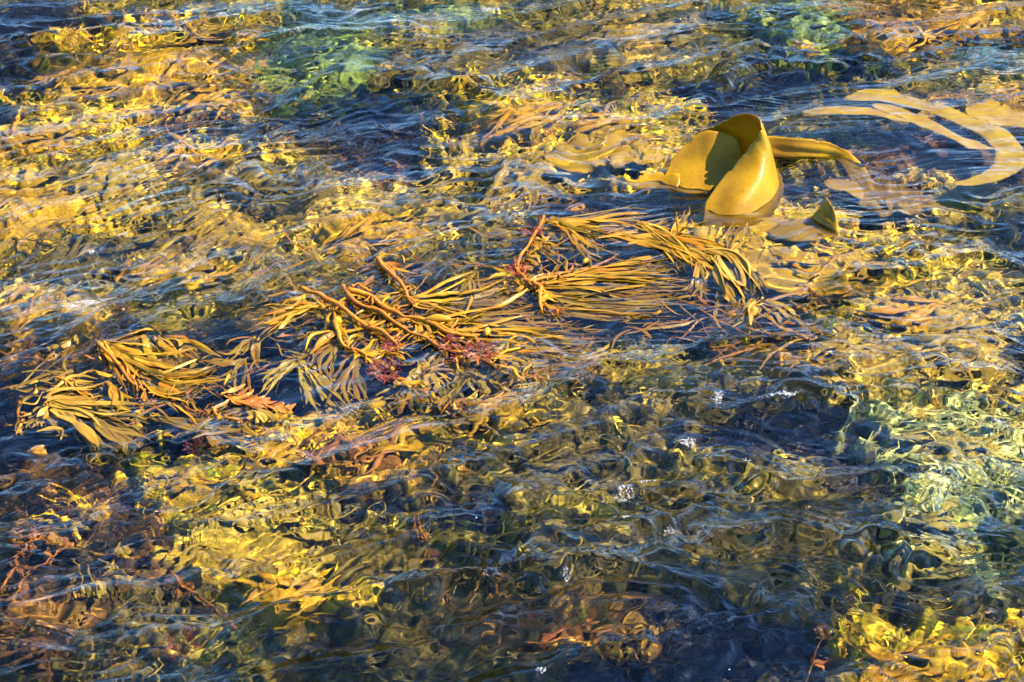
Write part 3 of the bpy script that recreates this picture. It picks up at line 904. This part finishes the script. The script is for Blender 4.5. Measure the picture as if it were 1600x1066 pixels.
weed(620, 520, 'weed with a slim orange stalk running to the dark pink tufts',
     [([(532, 452), (560, 470), (590, 486), (615, 503), (660, 524), (700, 540), (730, 555)], (.004, .0), .011), ([(735, 556), (770, 568), (800, 580), (850, 592)], (-.004, -.03), .009)],
     [((600, 500), (560, 505), (500, 498), 8, 30, 5), ((660, 526), (690, 512), (760, 508), 8, 22, 4.5), ((690, 540), (680, 570), (690, 596), 6, 44, 6, dict(wave=.3, off=(-.01, -.035))),
      ((770, 565), (800, 545), (840, 540), 5, 24, 4.5)])
weed(618, 440, 'weed with a short orange stalk lying alone above the others',
     [([(588, 408), (604, 424), (622, 444), (634, 462), (648, 476)], (.008, .004), .011)],
     [((596, 416), (612, 412), (632, 426), 4, 14, 5), ((640, 466), (690, 462), (760, 452), 8, 22, 4.5), ((630, 456), (612, 470), (580, 474), 5, 18, 4.5)])
weed(540, 545, 'bushy weed drooping from a round yellow float over dark water',
     [([(524, 500), (528, 522), (545, 540), (562, 552), (590, 562)], (.006, -.002), .010), ([(598, 586), (630, 598), (655, 608), (690, 628), (716, 636)], (-.008, -.035), .011)],
     [((528, 510), (500, 530), (470, 548), 6, 30, 5), ((535, 530), (500, 552), (478, 590), 7, 40, 5.5, dict(off=(0, -.02))), ((560, 552), (610, 548), (640, 556), 7, 30, 4.5),
      ((560, 555), (545, 590), (540, 640), 6, 36, 6, dict(wave=.2, off=(-.004, -.03))), ((640, 600), (650, 625), (640, 655), 5, 50, 7, dict(wave=.35, off=(-.02, -.05))),
      ((700, 630), (750, 640), (800, 660), 5, 30, 6, dict(wave=.3, off=(-.03, -.06)))],
     [(527, 505, .012, .035, .028, 1.2)])
weed(470, 565, 'pale wavy leaves hanging under dark water left of the float',
     [], [((470, 560), (480, 590), (505, 640), 6, 26, 7, dict(wave=.3, off=(-.012, -.04))), ((478, 575), (510, 600), (560, 640), 6, 34, 7, dict(wave=.3, off=(-.012, -.045))),
          ((470, 560), (440, 570), (400, 600), 5, 26, 5, dict(off=(-.004, -.02)))], mat=M_KHAKI)
weed(660, 590, 'pale crinkled leaves sunk below the pink tufts',
     [], [((660, 565), (668, 595), (660, 640), 6, 60, 8, dict(wave=.35, off=(-.02, -.05))), ((720, 570), (735, 600), (740, 640), 6, 70, 8, dict(wave=.35, off=(-.02, -.05))),
          ((760, 560), (800, 550), (835, 590), 5, 30, 6, dict(wave=.3, off=(-.012, -.04)))], mat=M_KHAKI)
weed(850, 350, 'great plume of yellow strap leaves sweeping towards the kelp roll',
     [([(852, 348), (838, 372), (824, 396), (812, 422), (826, 446), (846, 456)], (.004, .004), .008)],
     [((862, 348), (900, 362), (950, 378), 8, 26, 6), ((858, 352), (940, 350), (1040, 356), 10, 30, 5), ((1000, 352), (1060, 385), (1120, 420), 14, 26, 6.5, dict(off=(.008, .004))),
      ((980, 375), (1060, 380), (1140, 410), 12, 24, 6, dict(off=(.008, .006))), ((835, 380), (850, 395), (880, 400), 5, 22, 6), ((890, 362), (912, 384), (935, 414), 4, 14, 6.5), ((1050, 372), (1070, 352), (1085, 338), 6, 26, 6),
      ((828, 400), (826, 410), (830, 424), 3, 14, 6), ((940, 375), (1000, 368), (1080, 366), 8, 18, 5), ((830, 330), (832, 300), (830, 285), 2, 6, 5, dict(off=(-.004, -.01)))],
     [(915, 414, .008, .03, .016, 1.0)])
weed(838, 452, 'yellow weed spraying long thin leaves rightwards from a stubby orange fork',
     [([(832, 446), (840, 456), (843, 466), (847, 478)], (.010, .004), .010), ([(818, 440), (834, 448), (858, 440), (890, 428)], (.008, .006), .009), ([(815, 436), (808, 424), (806, 410)], (.004, .002), .006)],
     [((850, 444), (960, 424), (1090, 420), 14, 24, 5, dict(off=(.008, .002))), ((852, 448), (960, 446), (1080, 436), 14, 34, 4.5), ((850, 458), (940, 470), (1090, 462), 14, 30, 4.5, dict(off=(.002, -.006))),
      ((845, 460), (860, 474), (880, 480), 4, 16, 6), ((830, 450), (790, 470), (760, 476), 5, 22, 6), ((865, 484), (960, 488), (1060, 478), 9, 24, 4, dict(off=(-.002, -.01))), ((815, 440), (790, 436), (765, 445), 5, 24, 5)])
weed(1130, 410, 'thick twist of tan leaves falling from the end of the plume',
     [], [((1100, 392), (1160, 402), (1182, 470), 10, 22, 7.5, dict(off=(.01, .002), lenvar=.25)), ((1118, 402), (1134, 436), (1168, 468), 8, 22, 8), ((1090, 410), (1096, 440), (1088, 470), 6, 22, 7, dict(off=(.004, -.006))),
          ((1180, 470), (1170, 490), (1156, 516), 4, 10, 9), ((1190, 470), (1220, 482), (1250, 500), 5, 14, 9, dict(off=(-.002, -.02))), ((1140, 400), (1150, 380), (1160, 352), 4, 16, 7), ((1125, 440), (1135, 470), (1140, 490), 5, 34, 7, dict(wave=.25, off=(-.004, -.02)))], mat=M_TAN)
weed(720, 480, 'tangle of thin straw leaves drifting between the two stalk clusters',
     [], [((640, 470), (740, 474), (830, 470), 12, 44, 4.5, dict(off=(0, -.004))), ((700, 500), (800, 496), (900, 500), 12, 40, 4.5, dict(off=(-.002, -.008))), ((740, 430), (735, 450), (722, 478), 6, 60, 6, dict(off=(-.006, -.012))),
          ((830, 420), (780, 440), (700, 440), 8, 40, 4.5, dict(off=(-.002, -.01))), ((700, 540), (820, 540), (930, 545), 10, 26, 4, dict(off=(-.006, -.012))), ((780, 495), (860, 520), (960, 525), 9, 30, 4, dict(off=(-.006, -.014)))], mat=M_STRAP)
weed(150, 550, 'golden fan of flat leaves with orange stalk over dark blue water',
     [([(160, 552), (190, 580), (212, 600), (230, 612)], (.002, -.004), .010), ([(235, 610), (275, 632), (330, 644)], (-.004, -.012), .008)],
     [((155, 548), (190, 570), (222, 606), 9, 26, 8), ((160, 552), (230, 580), (320, 590), 9, 34, 6), ((165, 550), (220, 540), (262, 536), 5, 18, 6), ((240, 535), (262, 550), (282, 576), 5, 20, 6),
      ((225, 540), (230, 560), (238, 580), 3, 12, 9), ((262, 534), (290, 540), (325, 560), 4, 16, 6), ((120, 540), (95, 560), (78, 575), 5, 16, 6, dict(off=(-.002, -.006))), ((170, 600), (190, 620), (196, 646), 4, 18, 8),
      ((220, 595), (262, 612), (300, 622), 5, 18, 7), ((230, 585), (290, 596), (360, 580), 6, 16, 5)], mat=M_STRAP)
weed(75, 632, 'tan leaves spreading from a small dark holdfast at the lower left mat',
     [([(30, 625), (32, 650), (30, 676)], (-.004, -.008), .008), ([(90, 596), (110, 604), (128, 610)], (0, -.003), .008)],
     [((76, 630), (130, 650), (182, 690), 10, 30, 7), ((78, 628), (160, 642), (246, 645), 10, 18, 5), ((74, 632), (65, 650), (55, 668), 3, 14, 7), ((70, 640), (95, 656), (110, 676), 4, 20, 6, dict(off=(-.004, -.012))),
      ((140, 655), (200, 680), (230, 700), 8, 26, 7, dict(off=(-.004, -.014))), ((70, 624), (110, 610), (170, 606), 7, 20, 5), ((60, 672), (90, 664), (108, 668), 2, 8, 7), ((20, 610), (60, 600), (110, 585), 6, 20, 5, dict(off=(-.006, -.012)))], mat=M_TAN)
weed(330, 640, 'straw weed with rusty stalk trailing into the orange patch',
     [([(330, 636), (350, 648), (372, 660), (388, 664)], (-.002, -.012), .008)],
     [((240, 650), (310, 662), (400, 668), 9, 22, 7, dict(off=(-.004, -.014))), ((330, 645), (300, 670), (268, 684), 6, 20, 8, dict(off=(-.006, -.016))), ((300, 655), (350, 690), (380, 690), 7, 26, 7, dict(off=(-.012, -.025))),
      ((380, 560), (360, 585), (340, 600), 5, 60, 6, dict(off=(-.004, -.012))), ((400, 530), (385, 550), (372, 570), 5, 40, 6, dict(off=(-.002, -.012)))], mat=M_STRAP)

# loose strands filling the mat
MATS_ = [
    (560, 470, 'loose golden strands woven round the orange stalks', [(450, 640, 430, 560)], 80, M_STRAP),
    (900, 450, 'loose straw strands under the orange fork and plume', [(760, 1080, 380, 520)], 80, M_STRAP),
    (230, 620, 'loose tan strands over the dark blue lower left pool', [(20, 430, 560, 690)], 80, M_STRAP),
    (780, 520, 'loose rusty strands drifting right of the pink tufts', [(640, 930, 480, 590)], 60, M_ORANGE),
    (1150, 470, 'loose brown strands trailing below the tan twist', [(1060, 1290, 440, 560)], 46, M_ORANGE),
    (530, 400, 'loose olive strands above the stalk cluster', [(380, 760, 350, 440)], 50, M_STRAP),
]
for px, py, lab, boxes, cnt, mt in MATS_:
    e, o = plant('loose_weed', px, py, lab, 'seaweed')
    for x0, x1, y0, y1 in boxes:
        for k in range(cnt):
            x, y = random.uniform(x0, x1), random.uniform(y0, y1)
            an = R(random.choice((12, 20, -18, -30, 4))) + random.gauss(0, .25)
            L = random.uniform(35, 110)
            bundle(e, o, (x - math.cos(an) * L * .5, y + math.sin(an) * L * .5), (x + random.gauss(0, 6), y + random.gauss(0, 6)), (x + math.cos(an) * L * .5, y - math.sin(an) * L * .5), 1, 4, random.uniform(2.5, 6), random.choice((mt, mt, mt, M_ORANGE, M_RUST)),
                   off=(random.uniform(-.02, .004), random.uniform(-.025, .002)), jit=5, wave=random.choice((0, 0, .2)), name='strand')

# comb shaped brown frond
cf, cfo = plant('comb_weed', 400, 630, 'flat russet seaweed frond with comb-like side lobes', 'seaweed')
stipe(cf, cfo, [(340, 612), (368, 622), (400, 630), (448, 640)], (-.003, -.006), .004, M_RUST)
for i in range(15):
    t = i / 14
    bx0, by0 = 346 + 98 * t, 613 + 26 * t
    for s in (-1, 1):
        L = 26 * (1 - .55 * t) * random.uniform(.8, 1.1)
        bundle(cf, cfo, (bx0, by0), (bx0 + L * .8, by0 + s * L * .25 + 3), (bx0 + L * 1.5, by0 + s * L * .62 + 4), 1, 4, 7, M_RUST, off=(-.004, -.008), jit=1.5, lenvar=.1, name='lobe')
for i in range(7):
    bundle(cf, cfo, (385 + 3 * i, 640), (395 + 5 * i, 652), (385 + 9 * i, 664 - 1.2 * abs(i - 3)), 1, 4, 8, M_TAN, off=(-.006, -.01), jit=1.5, lenvar=.1, name='lobe')

# dark branching weeds in the lower left corner
BR = [
    (60, 900, 'orange jointed weed branches in the dark lower left corner', [[(2, 930), (20, 890), (45, 850), (60, 830)], [(20, 948), (30, 915), (48, 886), (80, 866)], [(48, 888), (80, 866), (112, 848)], [(10, 855), (45, 846), (84, 832)]]),
    (150, 870, 'pale thin weed branches crossing the dark hollow', [[(110, 870), (122, 895), (128, 920)], [(140, 885), (150, 910), (148, 930)], [(90, 860), (130, 856), (190, 862)], [(150, 870), (175, 885), (200, 900)], [(60, 830), (110, 824), (150, 800)]]),
    (320, 930, 'long knobbly orange stalk slanting beside the golden mound', [[(262, 888), (290, 912), (318, 935), (345, 960), (372, 978)]]),
    (660, 820, 'thin rusty weed strand under the blue rippled patch', [[(630, 795), (652, 812), (662, 835), (668, 860)]]),
    (1270, 1030, 'dark thin stalk leaning under the blue ripples at the bottom edge', [[(1255, 1064), (1270, 1020), (1290, 985)]]),
]
for i, (px, py, lab, sts) in enumerate(BR):
    e, o = plant('branching_weed', px, py, lab, 'seaweed', off=-.1)
    for k, pts in enumerate(sts):
        m = M_STEM if i in (0, 2, 3) else (M_TAN if i == 1 else M_BROWN)
        stipe(e, o, pts, (-.05, -.06), .0085 if i == 2 else .0055, m, name='branch')
        for (x, y) in pts[1:]:
            bundle(e, o, (x, y), (x + random.uniform(-12, 12), y + random.uniform(-4, 10)), (x + random.uniform(-26, 26), y + random.uniform(-8, 18)), 3, 12, 6, M_RUST if i != 1 else M_KHAKI, off=(-.05, -.06), jit=3, wave=.2)

# ------------------------------------------------------------------ pink red tufts growing on the stalks


def tuft(px, py, r_px, label, seed, mat=M_RED, off=.012, n=46):
    r = random.Random(seed)
    o = on_water([(px, py)], [off])[0]
    verts, quads = [], []

    def twig(p, d, L, w, depth):
        e = p + d * L
        s = np.cross(d, [0.2, 0.3, 1.0]); s = s / (np.linalg.norm(s) + 1e-9)
        u = np.cross(d, s)
        b = len(verts)
        for c, ww in ((p, w), (e, w * .7)):
            verts.extend([c + s * ww, c + u * ww, c - s * ww, c - u * ww])
        for j in range(4):
            k = (j + 1) % 4
            quads.append((b + j, b + k, b + 4 + k, b + 4 + j))
        quads.append((b + 4, b + 5, b + 6, b + 7))
        if depth:
            for _ in range(2 if depth > 1 else 3):
                nd = d + np.array([r.gauss(0, .7), r.gauss(0, .7), r.gauss(0, .35)]); nd /= np.linalg.norm(nd)
                twig(e, nd, L * r.uniform(.5, .85), w * .75, depth - 1)
    R0 = r_px * .00225
    for i in range(n):
        a = r.uniform(0, 6.283); q_ = math.sqrt(r.random())
        p = np.array([math.cos(a) * R0 * q_ * .7, math.sin(a) * R0 * q_ * 1.0, r.uniform(-.006, .002)])
        d = np.array([math.cos(a) * q_, math.sin(a) * q_, r.uniform(.0, .5)]); d /= np.linalg.norm(d)
        twig(p, d, R0 * r.uniform(.22, .5), .0009, 2)
    ob = obj('red_tuft', mesh_from('red_tuft', np.array(verts), quads, False), mat, None, o)
    return tag(ob, label, 'seaweed', 'pink and red tufts on the stalks')


# tufts sit on the stalks
tuft(616, 540, 13, 'pink tuft at the end of the long straight orange stalk', 1)
tuft(700, 540, 13, 'pink tuft midway along the slim stalk, right of the straight one', 2)
tuft(750, 556, 17, 'largest dark pink tuft, where the slim stalk sinks', 3, n=60)
tuft(601, 585, 17, 'bright pink tuft lowest of the four in the middle', 4, n=60)
tuft(716, 560, 8, 'tiny pink sprig just left of the largest tuft', 5, n=20)
tuft(832, 372, 12, 'red tuft at the root of the great plume', 6, n=40)
tuft(808, 430, 12, 'dark red tuft on the bend of the plume stem', 7, n=40)
tuft(868, 482, 9, 'faint pink tuft under the orange fork', 8, off=0, n=26)
tuft(920, 586, 16, 'orange red tuft under ripples above the dark wave', 9, mat=M_RUST, off=-.02, n=40)
tuft(305, 702, 12, 'small red tuft in the golden patch at lower left', 10, off=-.02, n=30)
tuft(285, 1008, 16, 'dull pink tuft sunk near the bottom edge', 11, off=-.05, n=40)

# fine bushy surface of the mounds, in each kelp colour
MOUND = {}
for nm_, c0_, c1_ in (('golden_kelp', (.42, .20, .003), (.86, .48, .008)), ('amber_kelp', (.42, .18, .002), (.84, .45, .005)), ('khaki_kelp', (.30, .17, .008), (.72, .44, .028)), ('olive_kelp', (.05, .035, .003), (.28, .19, .015)),
                      ('green_weed', (.10, .15, .015), (.34, .42, .07)), ('pale_weed', (.22, .15, .015), (.68, .50, .07)), ('brown_weed', (.05, .022, .006), (.24, .11, .02)), ('rust_weed', (.22, .06, .006), (.56, .22, .02))):
    MOUND[nm_] = kelp_mat('mound_' + nm_, c0_, c1_, rough=.5, trans=0, scale=75, bump=.9, vary=.1)

# ------------------------------------------------------------------ submerged kelp: each plant a stalk and broad wavy blades
SUB = [  # px, py, spread x, spread y, depth, blades, width, material, label
    (230, 95, 135, 46, .07, 9, .10, M_AMBER, 'amber kelp under the ripples at the upper left'),
    (320, 48, 60, 16, .08, 6, .09, M_GOLD, 'narrow golden kelp at the top left below the blue ripples'),
    (130, 130, 80, 26, .07, 8, .10, M_GOLD, 'bright golden kelp left of the dark brown hollow'),
    (330, 145, 60, 22, .08, 7, .09, M_GOLD, 'golden kelp right above the dark brown hollow'),
    (290, 188, 60, 14, .16, 5, .12, M_BROWN, 'dark brown kelp blade down in the hollow'),
    (60, 215, 80, 30, .08, 8, .10, M_AMBER, 'amber kelp at the left edge below the hollow level'),
    (160, 270, 95, 36, .06, 7, .15, M_KHAKI, 'rounded khaki kelp mound at the left'),
    (40, 320, 100, 55, .06, 9, .11, M_GOLD, 'brightest yellow kelp at the left edge'),
    (310, 245, 60, 18, .07, 6, .08, M_GOLD, 'small golden kelp clump beside white foam flecks'),
    (120, 400, 110, 34, .08, 9, .09, M_OLIVE, 'olive kelp under streaks below the yellow edge clump'),
    (330, 350, 110, 34, .08, 9, .09, M_KHAKI, 'khaki kelp streaming left of the middle'),
    (270, 420, 90, 26, .09, 7, .08, M_GOLD, 'thin golden kelp above the white foam streak'),
    (430, 300, 90, 30, .09, 8, .08, M_OLIVE, 'olive kelp at the edge of the deep blue patch'),
    (560, 350, 90, 30, .08, 8, .07, M_GOLD, 'golden kelp wisps above the orange stalks'),
    (60, 480, 80, 26, .08, 7, .09, M_GOLD, 'golden kelp left of the white foam streak'),
    (430, 470, 70, 20, .08, 6, .07, M_OLIVE, 'olive kelp just left of the stalk cluster'),
    (650, 400, 80, 24, .10, 7, .07, M_OLIVE, 'dark olive kelp behind the short lone stalk'),
    (690, 85, 100, 34, .13, 8, .10, M_OLIVE, 'olive kelp in green water at the top'),
    (540, 85, 80, 22, .15, 7, .09, M_GREEN, 'green weed at the top left of the olive kelp'),
    (860, 50, 110, 34, .12, 8, .10, M_OLIVE, 'olive brown kelp under the top foam patch'),
    (1000, 45, 80, 30, .12, 7, .10, M_KHAKI, 'khaki kelp near the top, left of the dark channel'),
    (1265, 28, 46, 22, .10, 7, .08, M_GREEN, 'bright green weed at the top beside the dark channel'),
    (1440, 20, 100, 22, .10, 8, .08, M_AMBER, 'amber brown kelp in the top right corner'),
    (1400, 50, 80, 12, .10, 6, .07, M_AMBER, 'amber kelp streak just below the top right corner kelp'),
    (820, 175, 70, 32, .06, 8, .11, M_GOLD, 'golden kelp right of the deep blue patch'),
    (950, 195, 70, 26, .06, 8, .10, M_GOLD, 'golden kelp behind the left lobe of the roll'),
    (840, 255, 80, 22, .08, 6, .10, M_KHAKI, 'khaki kelp under ripples left of the smooth blade'),
    (700, 320, 80, 22, .10, 7, .08, M_KHAKI, 'khaki kelp above the tangle of straw leaves'),
    (1330, 420, 110, 44, .08, 8, .12, M_GOLD, 'golden kelp with sun ripples below the upturned tip'),
    (1400, 490, 80, 30, .07, 7, .12, M_GOLD, 'golden kelp by the small dark gap at the right'),
    (1500, 510, 60, 60, .08, 7, .15, M_KHAKI, 'broad khaki kelp beside the dark right edge'),
    (1390, 560, 120, 44, .08, 8, .10, M_KHAKI, 'khaki kelp above the white wave line'),
    (1250, 560, 60, 16, .10, 6, .07, M_AMBER, 'amber kelp blades in the dark band right of centre'),
    (1500, 690, 90, 40, .09, 8, .16, M_PALE, 'pale yellow green kelp at the right edge'),
    (1440, 815, 60, 26, .08, 6, .14, M_PALE, 'pale yellow kelp patch with a dark split'),
    (1450, 880, 60, 24, .10, 6, .11, M_PALE, 'pale kelp below the fan of fine ripples'),
    (1480, 1030, 140, 36, .06, 9, .12, M_GOLD, 'golden kelp in the bottom right corner'),
    (1100, 760, 90, 26, .16, 6, .08, M_OLIVE, 'khaki kelp under the glassy folds right of centre'),
    (900, 700, 100, 34, .17, 8, .07, M_OLIVE, 'olive kelp below the dark wave'),
    (870, 820, 90, 34, .15, 6, .07, M_OLIVE, 'khaki kelp in the lower middle'),
    (1180, 850, 120, 34, .2, 8, .08, M_OLIVE, 'olive kelp under the lower right crests'),
    (900, 985, 90, 18, .18, 7, .07, M_RUST, 'rusty kelp in the dark water at the bottom'),
    (590, 850, 100, 48, .09, 8, .08, M_OLIVE, 'fine olive kelp mound right of the golden mound'),
    (390, 855, 125, 58, .07, 9, .10, M_KHAKI, 'large khaki mound in the lower left'),
    (440, 920, 60, 26, .06, 8, .09, M_GOLD, 'golden edge of kelp above the long blue crest'),
    (310, 765, 90, 24, .08, 8, .08, M_GOLD, 'golden kelp above the large khaki mound'),
    (430, 715, 70, 20, .07, 7, .07, M_GOLD, 'golden scraps left of the rust orange weed'),
    (550, 700, 90, 26, .07, 9, .06, M_RUST, 'rust orange weed below the dark pool'),
    (620, 690, 60, 20, .07, 7, .06, M_AMBER, 'amber weed right of the rust orange weed'),
    (230, 990, 90, 34, .12, 8, .06, M_OLIVE, 'olive weed near the bottom left corner'),
    (70, 1000, 60, 34, .14, 7, .06, M_BROWN, 'brown weed in the bottom left corner'),
    (100, 790, 80, 34, .16, 8, .06, M_BROWN, 'dark brown weed under ripples above the branches'),
    (1440, 225, 80, 30, .2, 6, .07, M_BROWN, 'dark brown weed under the hooked straps'),
    (850, 560, 100, 22, .07, 8, .06, M_KHAKI, 'khaki kelp combed by ripples right of the pink tufts'),
    (780, 640, 70, 26, .08, 8, .06, M_GOLD, 'golden wisps left of the dark wave'),
]
for i, (px, py, sx, sy, dep, nb, wdt, mat, lab) in enumerate(SUB):
    r = random.Random(400 + i)
    dep *= .7 if py < 600 else .55
    base = at(px, py, -dep - .05)
    e = empty('submerged_kelp', base, lab, 'kelp')
    o = np.array(base)
    gz = bed_z(np.array([base[0]]), np.array([base[1]]))[0][0]
    P = np.array([[base[0], base[1], min(gz - .02, base[2] - .03)], [base[0] + .01, base[1] + .01, (gz + base[2]) / 2], [base[0], base[1], base[2] + .02]])
    obj('stipe', tube(catmull(P, 6) - o, .010, 6), M_BROWN, e)
    # bushy crown: a lumpy mound of fine weed with strands lying along the current
    c0 = at(px, py, -dep)
    ax = abs(at(px + sx, py, -dep)[0] - c0[0]) * 1.15; ay = abs(at(px, py - sy, -dep)[1] - c0[1]) * 1.15
    nu = nv = 44
    uu, vv = np.meshgrid(np.linspace(-1, 1, nu), np.linspace(-1, 1, nv), indexing='ij')
    rr = np.sqrt(uu ** 2 + vv ** 2); mx = np.maximum(np.abs(uu), np.abs(vv)) + 1e-9
    du_, dv_ = uu * mx / (rr + 1e-9), vv * mx / (rr + 1e-9)          # square -> disc
    edge = 1 + .16 * np.sin(3 * np.arctan2(dv_, du_) + i) + .10 * np.sin(7 * np.arctan2(dv_, du_) + 2 * i)
    Xg, Yg = c0[0] + du_ * ax * edge, c0[1] + dv_ * ay * edge
    rad2 = np.minimum(du_ ** 2 + dv_ ** 2, 1)
    Zg = -dep - (.14 - .5 * dep) * rad2 ** 1.3 + (.009 * samp(NB, Xg, Yg) + .006 * samp(ND, Xg, Yg)) * (1 - .5 * rad2)
    Gm = np.stack([Xg, Yg, Zg], -1).reshape(-1, 3)
    Gm = sink(Gm, 0 * o, .03)
    obj('crown', mesh_from('crown', Gm - o, grid_quads(nu, nv)), MOUND[mat.name], e)
    nb = int(nb * 1.5)
    for k in range(nb):
        x0 = px + r.uniform(-1, 1) * sx * .9; y0 = py + r.uniform(-1, 1) * sy * .9
        lft = math.exp(-((x0 - 260) / 480) ** 2 - ((y0 - 450) / 330) ** 2)
        a = R(10 + 22 * lft) + r.gauss(0, .3) + (math.pi if r.random() < .4 else 0)
        L = r.uniform(45, 110)
        ex, ey = math.cos(a) * L, -math.sin(a) * L
        d0 = dep + r.uniform(-.02, .03)
        pts = [at(x0 - ex * .5, y0 - ey * .5, -d0 - .03), at(x0 - ex * .15 + r.gauss(0, 4), y0 - ey * .15 + r.gauss(0, 3), -max(.03, d0 - .01)),
               at(x0 + ex * .2 + r.gauss(0, 5), y0 + ey * .2 + r.gauss(0, 3), -max(.03, d0 - .015)), at(x0 + ex * .5, y0 + ey * .5, -max(.03, d0 + r.uniform(-.01, .03)))]
        co, q = blade_mesh(np.array(pts), min(wdt, .11) * r.uniform(.10, .34), 14, 3, .0015, .3, 900 + i * 40 + k, .2, (.3, .5), r.gauss(0, .3))
        co = sink(co, 0 * o, .03)
        obj('strand', mesh_from('strand', co - o, q), mat, e)

# ------------------------------------------------------------------ foam
ICO = None


def ico():
    global ICO
    if ICO is None:
        import bmesh
        bmm = bmesh.new(); bmesh.ops.create_icosphere(bmm, subdivisions=1, radius=1)
        ICO = (np.array([v.co[:] for v in bmm.verts]), np.array([[v.index for v in f.verts] for f in bmm.faces]))
        bmm.free()
    return ICO


def foam(px, py, rx, ry, n, label, tilt=0.0, seed=0, big=1.0):
    r = np.random.default_rng(700 + seed)
    V, F = ico()
    o = at(px, py, 0); o[2] = h1(o[0], o[1])
    vs_, fs_ = [], []
    ux = .00225 * DIST / DIST
    dpt = .0043
    k = 0
    n = int(n * 1.8)
    for i in range(n):
        a = r.uniform(0, 6.283); q_ = math.sqrt(r.uniform(0, 1)) * (.75 + .25 * math.sin(3 * a + seed))
        tail = 1 + (r.uniform(0, 1.6) if r.random() < .15 else 0)
        X_, Y_ = math.cos(a) * q_ * rx * tail, math.sin(a) * q_ * ry
        x = (X_ * math.cos(tilt) - Y_ * math.sin(tilt)) * .00215; y = (X_ * math.sin(tilt) + Y_ * math.cos(tilt)) * dpt
        s = .0009 * math.exp(r.normal(0, .55)) * big * (1.3 - .6 * q_) + .0004
        x, y = o[0] + x, o[1] + y
        vs_.append((x, y, s)); k += 1
    vs_ = np.array(vs_)
    hz = water_h(vs_[:, 0], vs_[:, 1])
    cos_, faces = [], []
    for i in range(n):
        c = np.array([vs_[i, 0], vs_[i, 1], hz[i] + vs_[i, 2] * .1]) - o
        cos_.append(V * vs_[i, 2] * np.array([1.05, 1.05, .7]) + c)
        faces.append(F + i * len(V))
    ob = obj('foam_patch', mesh_from('foam_patch', np.concatenate(cos_), np.concatenate(faces)), mf, None, o)
    return tag(ob, label, 'foam', 'white foam flecks on the water')


foam(132, 480, 40, 8, 300, 'long white foam streak lying on the golden kelp at the left', R(14), 1)
foam(764, 13, 20, 8, 130, 'white foam patch at the top edge', 0, 2)
foam(812, 16, 12, 4, 40, 'faint small foam beside the top edge patch', 0, 3)
foam(976, 772, 17, 8, 110, 'white foam clump at the end of a curling crest', R(25), 4)
foam(1075, 690, 14, 6, 90, 'white foam clump in the dark folds right of centre', 0, 5)
foam(1226, 628, 27, 4, 100, 'thin white foam line under the wave line', R(4), 6)
foam(1121, 628, 12, 7, 70, 'small ragged foam left of the thin foam line', R(30), 7)
foam(1008, 745, 14, 5, 60, 'flat oval foam just above the curling crest', 0, 8)
foam(290, 250, 9, 5, 40, 'round foam fleck under the dark hollow', 0, 9)
foam(302, 266, 8, 3, 26, 'tiny foam fleck below the round one', 0, 10)
foam(192, 362, 10, 4, 40, 'small foam fleck on the golden streaks', 0, 11)
foam(142, 390, 6, 4, 24, 'tiny foam dot left of the small fleck', 0, 12)
foam(292, 422, 13, 6, 60, 'foam fleck above the long foam streak', R(20), 13)
foam(462, 64, 40, 5, 46, 'scattered white bubbles on green water at the top left', R(6), 14, 1.3)
foam(978, 806, 6, 4, 24, 'round bubble raft below the curling crest clump', 0, 15)
foam(1045, 832, 7, 5, 30, 'bubble raft on the olive water right of the crest', 0, 16)
foam(885, 916, 7, 5, 30, 'bubble raft between the two long blue crests', 0, 17)
foam(846, 1050, 7, 3, 24, 'bubble fleck at the bottom edge', 0, 18)
foam(1562, 652, 9, 3, 30, 'bubble fleck on the pale water at the right edge', 0, 19)
foam(1168, 719, 8, 4, 30, 'bubble fleck on the dark folds near the crest', 0, 20)
foam(90, 90, 30, 3, 16, 'loose bubbles at the edge of the dark corner water', R(-8), 21, 1.2)
foam(460, 456, 9, 4, 24, 'bubbles at the head of the long straight stalk', 0, 22)
